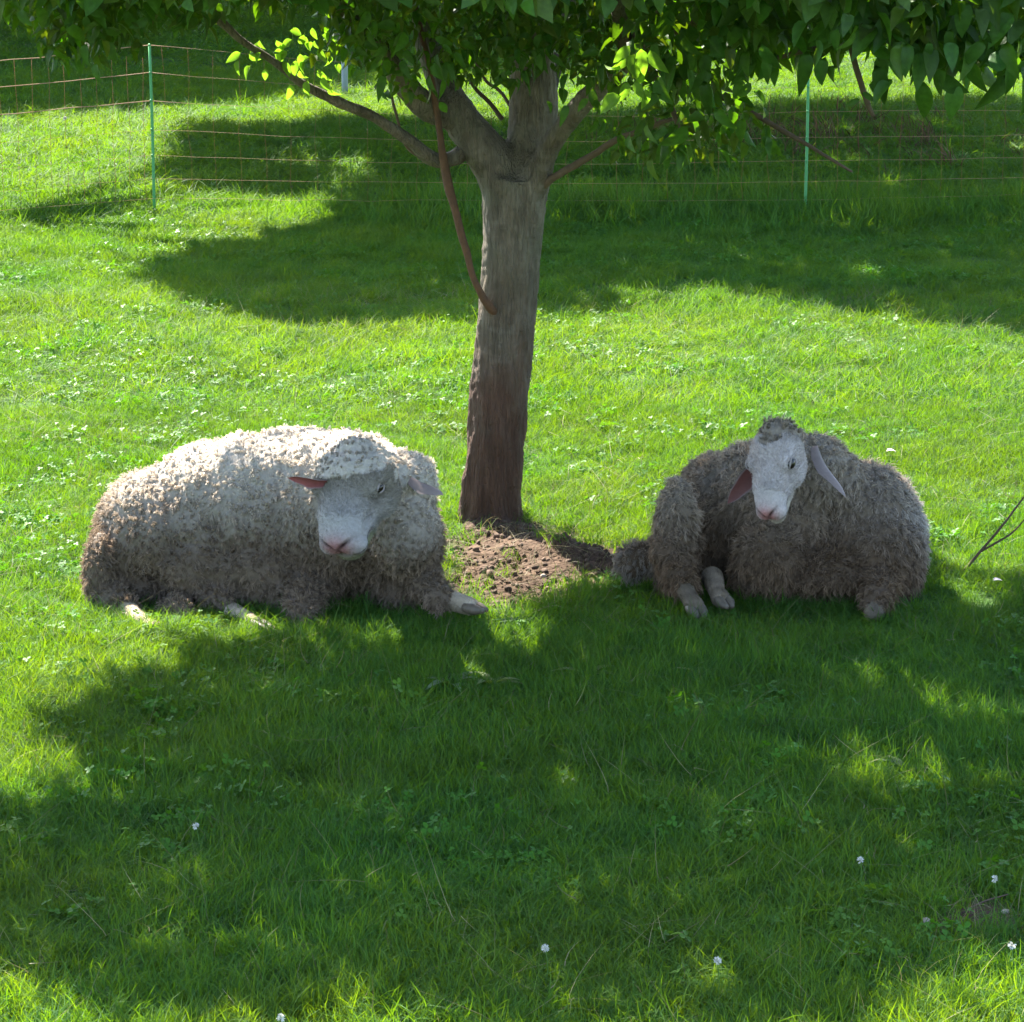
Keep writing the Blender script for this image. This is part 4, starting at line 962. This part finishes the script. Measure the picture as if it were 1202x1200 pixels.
x, y = wedge(5000, 5.3, 20, 1.2); m_ = vn2(x, y, 1.9, 61) + .6 * vn2(x, y, 6, 62) > .12; parts.append(setup(x[m_], y[m_], 1.0, 2, 0))
gn_scatter('clover', *cat(parts), [clover_clump(14, .045, .011, .07, 200 + k) for k in range(2)], M_CLOVER, 'low clover leaves growing through the meadow grass')
x, y = wedge(6500, 5.3, 16, 1.2); parts = [setup(x, y, 1.0, 2, 1.0, .5)]
xx = rng.uniform(-.35, .75, 700); yy = rng.uniform(8.8, 10.9, 700); parts.append(setup(xx, yy, .55, 2, .8, .7))
xx = rng.normal(.35, .3, 900); yy = rng.normal(10.4, .5, 900); parts.append(setup(xx, yy, .5, 2, .8, .4))
gn_scatter('dry_grass', *cat(parts), [blade_clump(4, .085, .0011, .07, 1.9, 300 + k, 4) for k in range(2)], M_STRAW, 'dry straw blades lying through the grass and bare soil')
# taller rough growth along the fence
n = 2600; x = rng.uniform(-5.5, 6, n); y = Yf + rng.normal(.3, .55, n) - np.clip(-3 - x, 0, 3) * .5
q = setup(x, y, 1.0, 3); q[2][:] = q[2] * np.stack([np.full(len(q[2]), 1.5), np.full(len(q[2]), 1.5), np.where(q[0][:, 0] < -1, 1.1, 1.8)], 1); q = (*q[:3], np.clip(q[3] * .6 + .1, 0, 1), q[4])
gn_scatter('tall_grass', *q, [blade_clump(16, .11, .003, .06, .6, 400 + k) for k in range(3)], M_GRASS, 'taller rough grass along the foot of the netting fence')
x = rng.normal(3.2, 1.3, 190); y = rng.normal(25.5, 1.2, 190)
q = setup(x, y, 1.0, 2); q[2][:] *= [2.6, 2.6, 1.4]; q[2][:, 2] *= rng.uniform(.4, 1.6, len(q[2]))
gn_scatter('dry_weeds', *q, [blade_clump(12, .10, .003, .06, .5, 450 + k) for k in range(2)], M_WEED, 'brownish dry weeds standing beyond the fence on the right')
# soil clods
sx_, sy_ = rng.uniform(-.3, .65, 2600), rng.uniform(8.7, 10.4, 2600); sm = soil_amt(sx_, sy_) > .5
s2x, s2y = rng.uniform(.75, 1.25, 300), rng.uniform(6.3, 6.65, 300); s2m = soil_amt(s2x, s2y) > .5
X_, Y_ = np.concatenate([sx_[sm], s2x[s2m]]), np.concatenate([sy_[sm], s2y[s2m]]); n = len(X_)
k_ = clear_foot(X_, Y_); X_, Y_ = X_[k_], Y_[k_]; n = len(X_)
V_, F_ = bake(ICO1[0] * [1, .8, .6], ICO1[1], frames(rng.normal(0, 1, (n, 3)), rng.normal(0, 1, (n, 3))), np.stack([X_, Y_, gz(X_, Y_)], 1), .004 + .016 * rng.random(n) ** 3)
V_ = V_ + .002 * rng.normal(0, 1, V_.shape)
o = link('soil_clods', np_mesh('soil_clods', V_, F_), None, [M_SOIL]); tag(o, 'crumbs and clods of bare brown soil at the foot of the apple tree', kind='stuff')

# ------------------------------------------------------------------ small things in the grass
def z_at(p): return float(gz([p.x], [p.y])[0])
fl_specs = [((1168, 1032), 'round white clover flower, brightest and lowest right but one, above the bare soil strip'), ((1010, 1010), 'greyish white clover flower left of the brightest one at lower right'),
            ((640, 1113), 'pale clover flower on a long stem at the bottom middle'), ((842, 1128), 'small white clover flower right of the long stemmed one'),
            ((1188, 1110), 'small white clover flower below the bare soil strip at lower right'), ((230, 970), 'small white clover flower alone in the shade at lower left'), ((76, 139), 'white flower at the far left just before the netting fence'),
            ((330, 1195), 'white clover flower half cut by the bottom edge of the photo')]
for (px, py), lab in fl_specs:
    h = .10 if py > 200 else .16; top = gp(px, py, h); b = top.copy(); b.y += .01; b.z = z_at(top)
    r = thing('clover_flower', lab, 'flower', b, 'white clover flowers in the meadow')
    link('stem', np_mesh('stem', *tube_arr([(0, 0, 0), (.006, 0, h * .5), tuple(top - b)], [.0014, .0012, .001], 6, 3)), r, [M_STEM])
    n = 46; d = nrm(rng.normal(0, 1, (n, 3)) + [0, 0, .35]); T_ = np.array([[0, 0, 0], [-.16, .6, 0], [0, 1, .1], [.16, .6, 0]])
    V_, F_ = bake(T_, np.array([[0, 1, 2], [0, 2, 3]]), frames(d, rng.normal(0, 1, (n, 3))), np.tile(np.array(top - b), (n, 1)), np.full(n, .0105 if py > 200 else .022))
    link('flower_head', np_mesh('flower_head', V_, F_, False), r, [M_PETAL])
for (px, py, L, lab) in [(1045, 528, .035, 'pinkish white fallen petal in the sunlit grass above the right sheep'), (1170, 680, .032, 'pinkish white fallen petal beside the dry twig')]:
    p = gp(px, py, .06); V_, F_ = leaf_template(6, .34, .5, .6, .02)
    o = link('fallen_petal', np_mesh('fallen_petal', V_ * L + [0, -L / 2, 0], F_), None, [M_FALLEN]); o.location = p; o.rotation_euler = (.5, .2, rng.uniform(-1.8, -1.2)); tag(o, lab, 'petal', 'fallen petals')
def pebble(px, py, r, lab, s_):
    p = gp(px, py, .02); V_ = ICO3[0] * [1, .8, .7] * r; V_ = V_ + nrm(V_) * (r * .22 * vnoise(V_, 1.3 / r, s_))[:, None]
    o = link('pebble', np_mesh('pebble', V_, ICO3[1]), None, [M_PEBBLE]); o.location = p; tag(o, lab, 'stone', 'stones on the bare soil')
pebble(1086, 1082, .012, 'cream pebble lying in the middle of the bare soil strip at lower right', 3)
pebble(1180, 1070, .010, 'grey pebble at the right end of the bare soil strip', 8)
pebble(638, 676, .010, 'pale stone on the bare soil between the sheep', 5)
# dry forked twig at the right edge
tb = gp(1128, 668, .02); r = thing('dry_twig', 'thin dark forked twig sticking out of the grass right of the shaggy sheep', 'twig', tb)
for pts_, rr in (([tb - Vector((0, 0, .02)), at(1150, 648, tb.y), at(1176, 618, tb.y - .02), at(1200, 586, tb.y - .03), at(1230, 552, tb.y - .03)], [.006, .0055, .0045, .0035, .002]),
                 ([at(1150, 648, tb.y), at(1172, 636, tb.y - .03), at(1194, 620, tb.y - .05), at(1212, 598, tb.y - .06)], [.0045, .004, .003, .0015])):
    V_, F_ = tube_arr(pts_, rr, 7, 5, .002, 70); link('twig_stem', np_mesh('twig_stem', V_ - np.array(tb), F_), r, [M_TWIG])
tb = gp(1130, 1072, .02); V_, F_ = tube_arr([(0, 0, 0), (.05, .02, .02), (.11, .03, .035)], [.003, .0025, .0015], 6, 4)
o = link('fallen_stalk', np_mesh('fallen_stalk', V_, F_), None, [M_TWIG]); o.location = tb; tag(o, 'thin dry stalk lying across the bare soil strip at lower right', 'stalk')
# broad-leaved weeds that catch the light
def weed(px, py, n, L, lab, col, seed):
    p = gp(px, py, .0); p.z = z_at(p); r = thing('weed', lab, 'weed', p, 'broad leaved weeds in the shaded grass'); rr = np.random.default_rng(seed)
    V0, F0 = leaf_template(6, .15, .5, .4, .2)
    for k in range(n):
        an = k * 2.4 + rr.uniform(-.3, .3); f = np.array([[math.cos(an), math.sin(an), rr.uniform(.4, 1.1)]]); Rm = frames(f, np.array([[0, 0, 1.0]]))
        V1, F1_ = bake(V0, F0, Rm, np.array([[0, 0, .01]]), np.array([L * rr.uniform(.7, 1.2)])); link('leaf', np_mesh('leaf', V1, F1_, True, np.tile(col, (len(V1), 1))), r, [M_LEAF])
weed(530, 812, 9, .10, 'grey green weed with sunlit leaf tips in the shade below the tree', (.16, .20, .12), 1)
weed(578, 812, 8, .09, 'yellow green weed right beside the grey green one', (.13, .17, .05), 2)
weed(690, 800, 10, .10, 'yellowish leafy weed in front of the tree, between the sheep', (.13, .17, .05), 3)
weed(600, 740, 14, .055, 'bright green leafy tuft in sun at the edge of the bare soil', (.06, .16, .02), 4)
weed(820, 800, 7, .07, 'small yellowish weed in front of the right sheep', (.13, .17, .05), 5)
weed(1065, 915, 7, .08, 'pale leafed weed in the shaded grass at right', (.11, .15, .06), 6)
print('leaves as parts', nl)
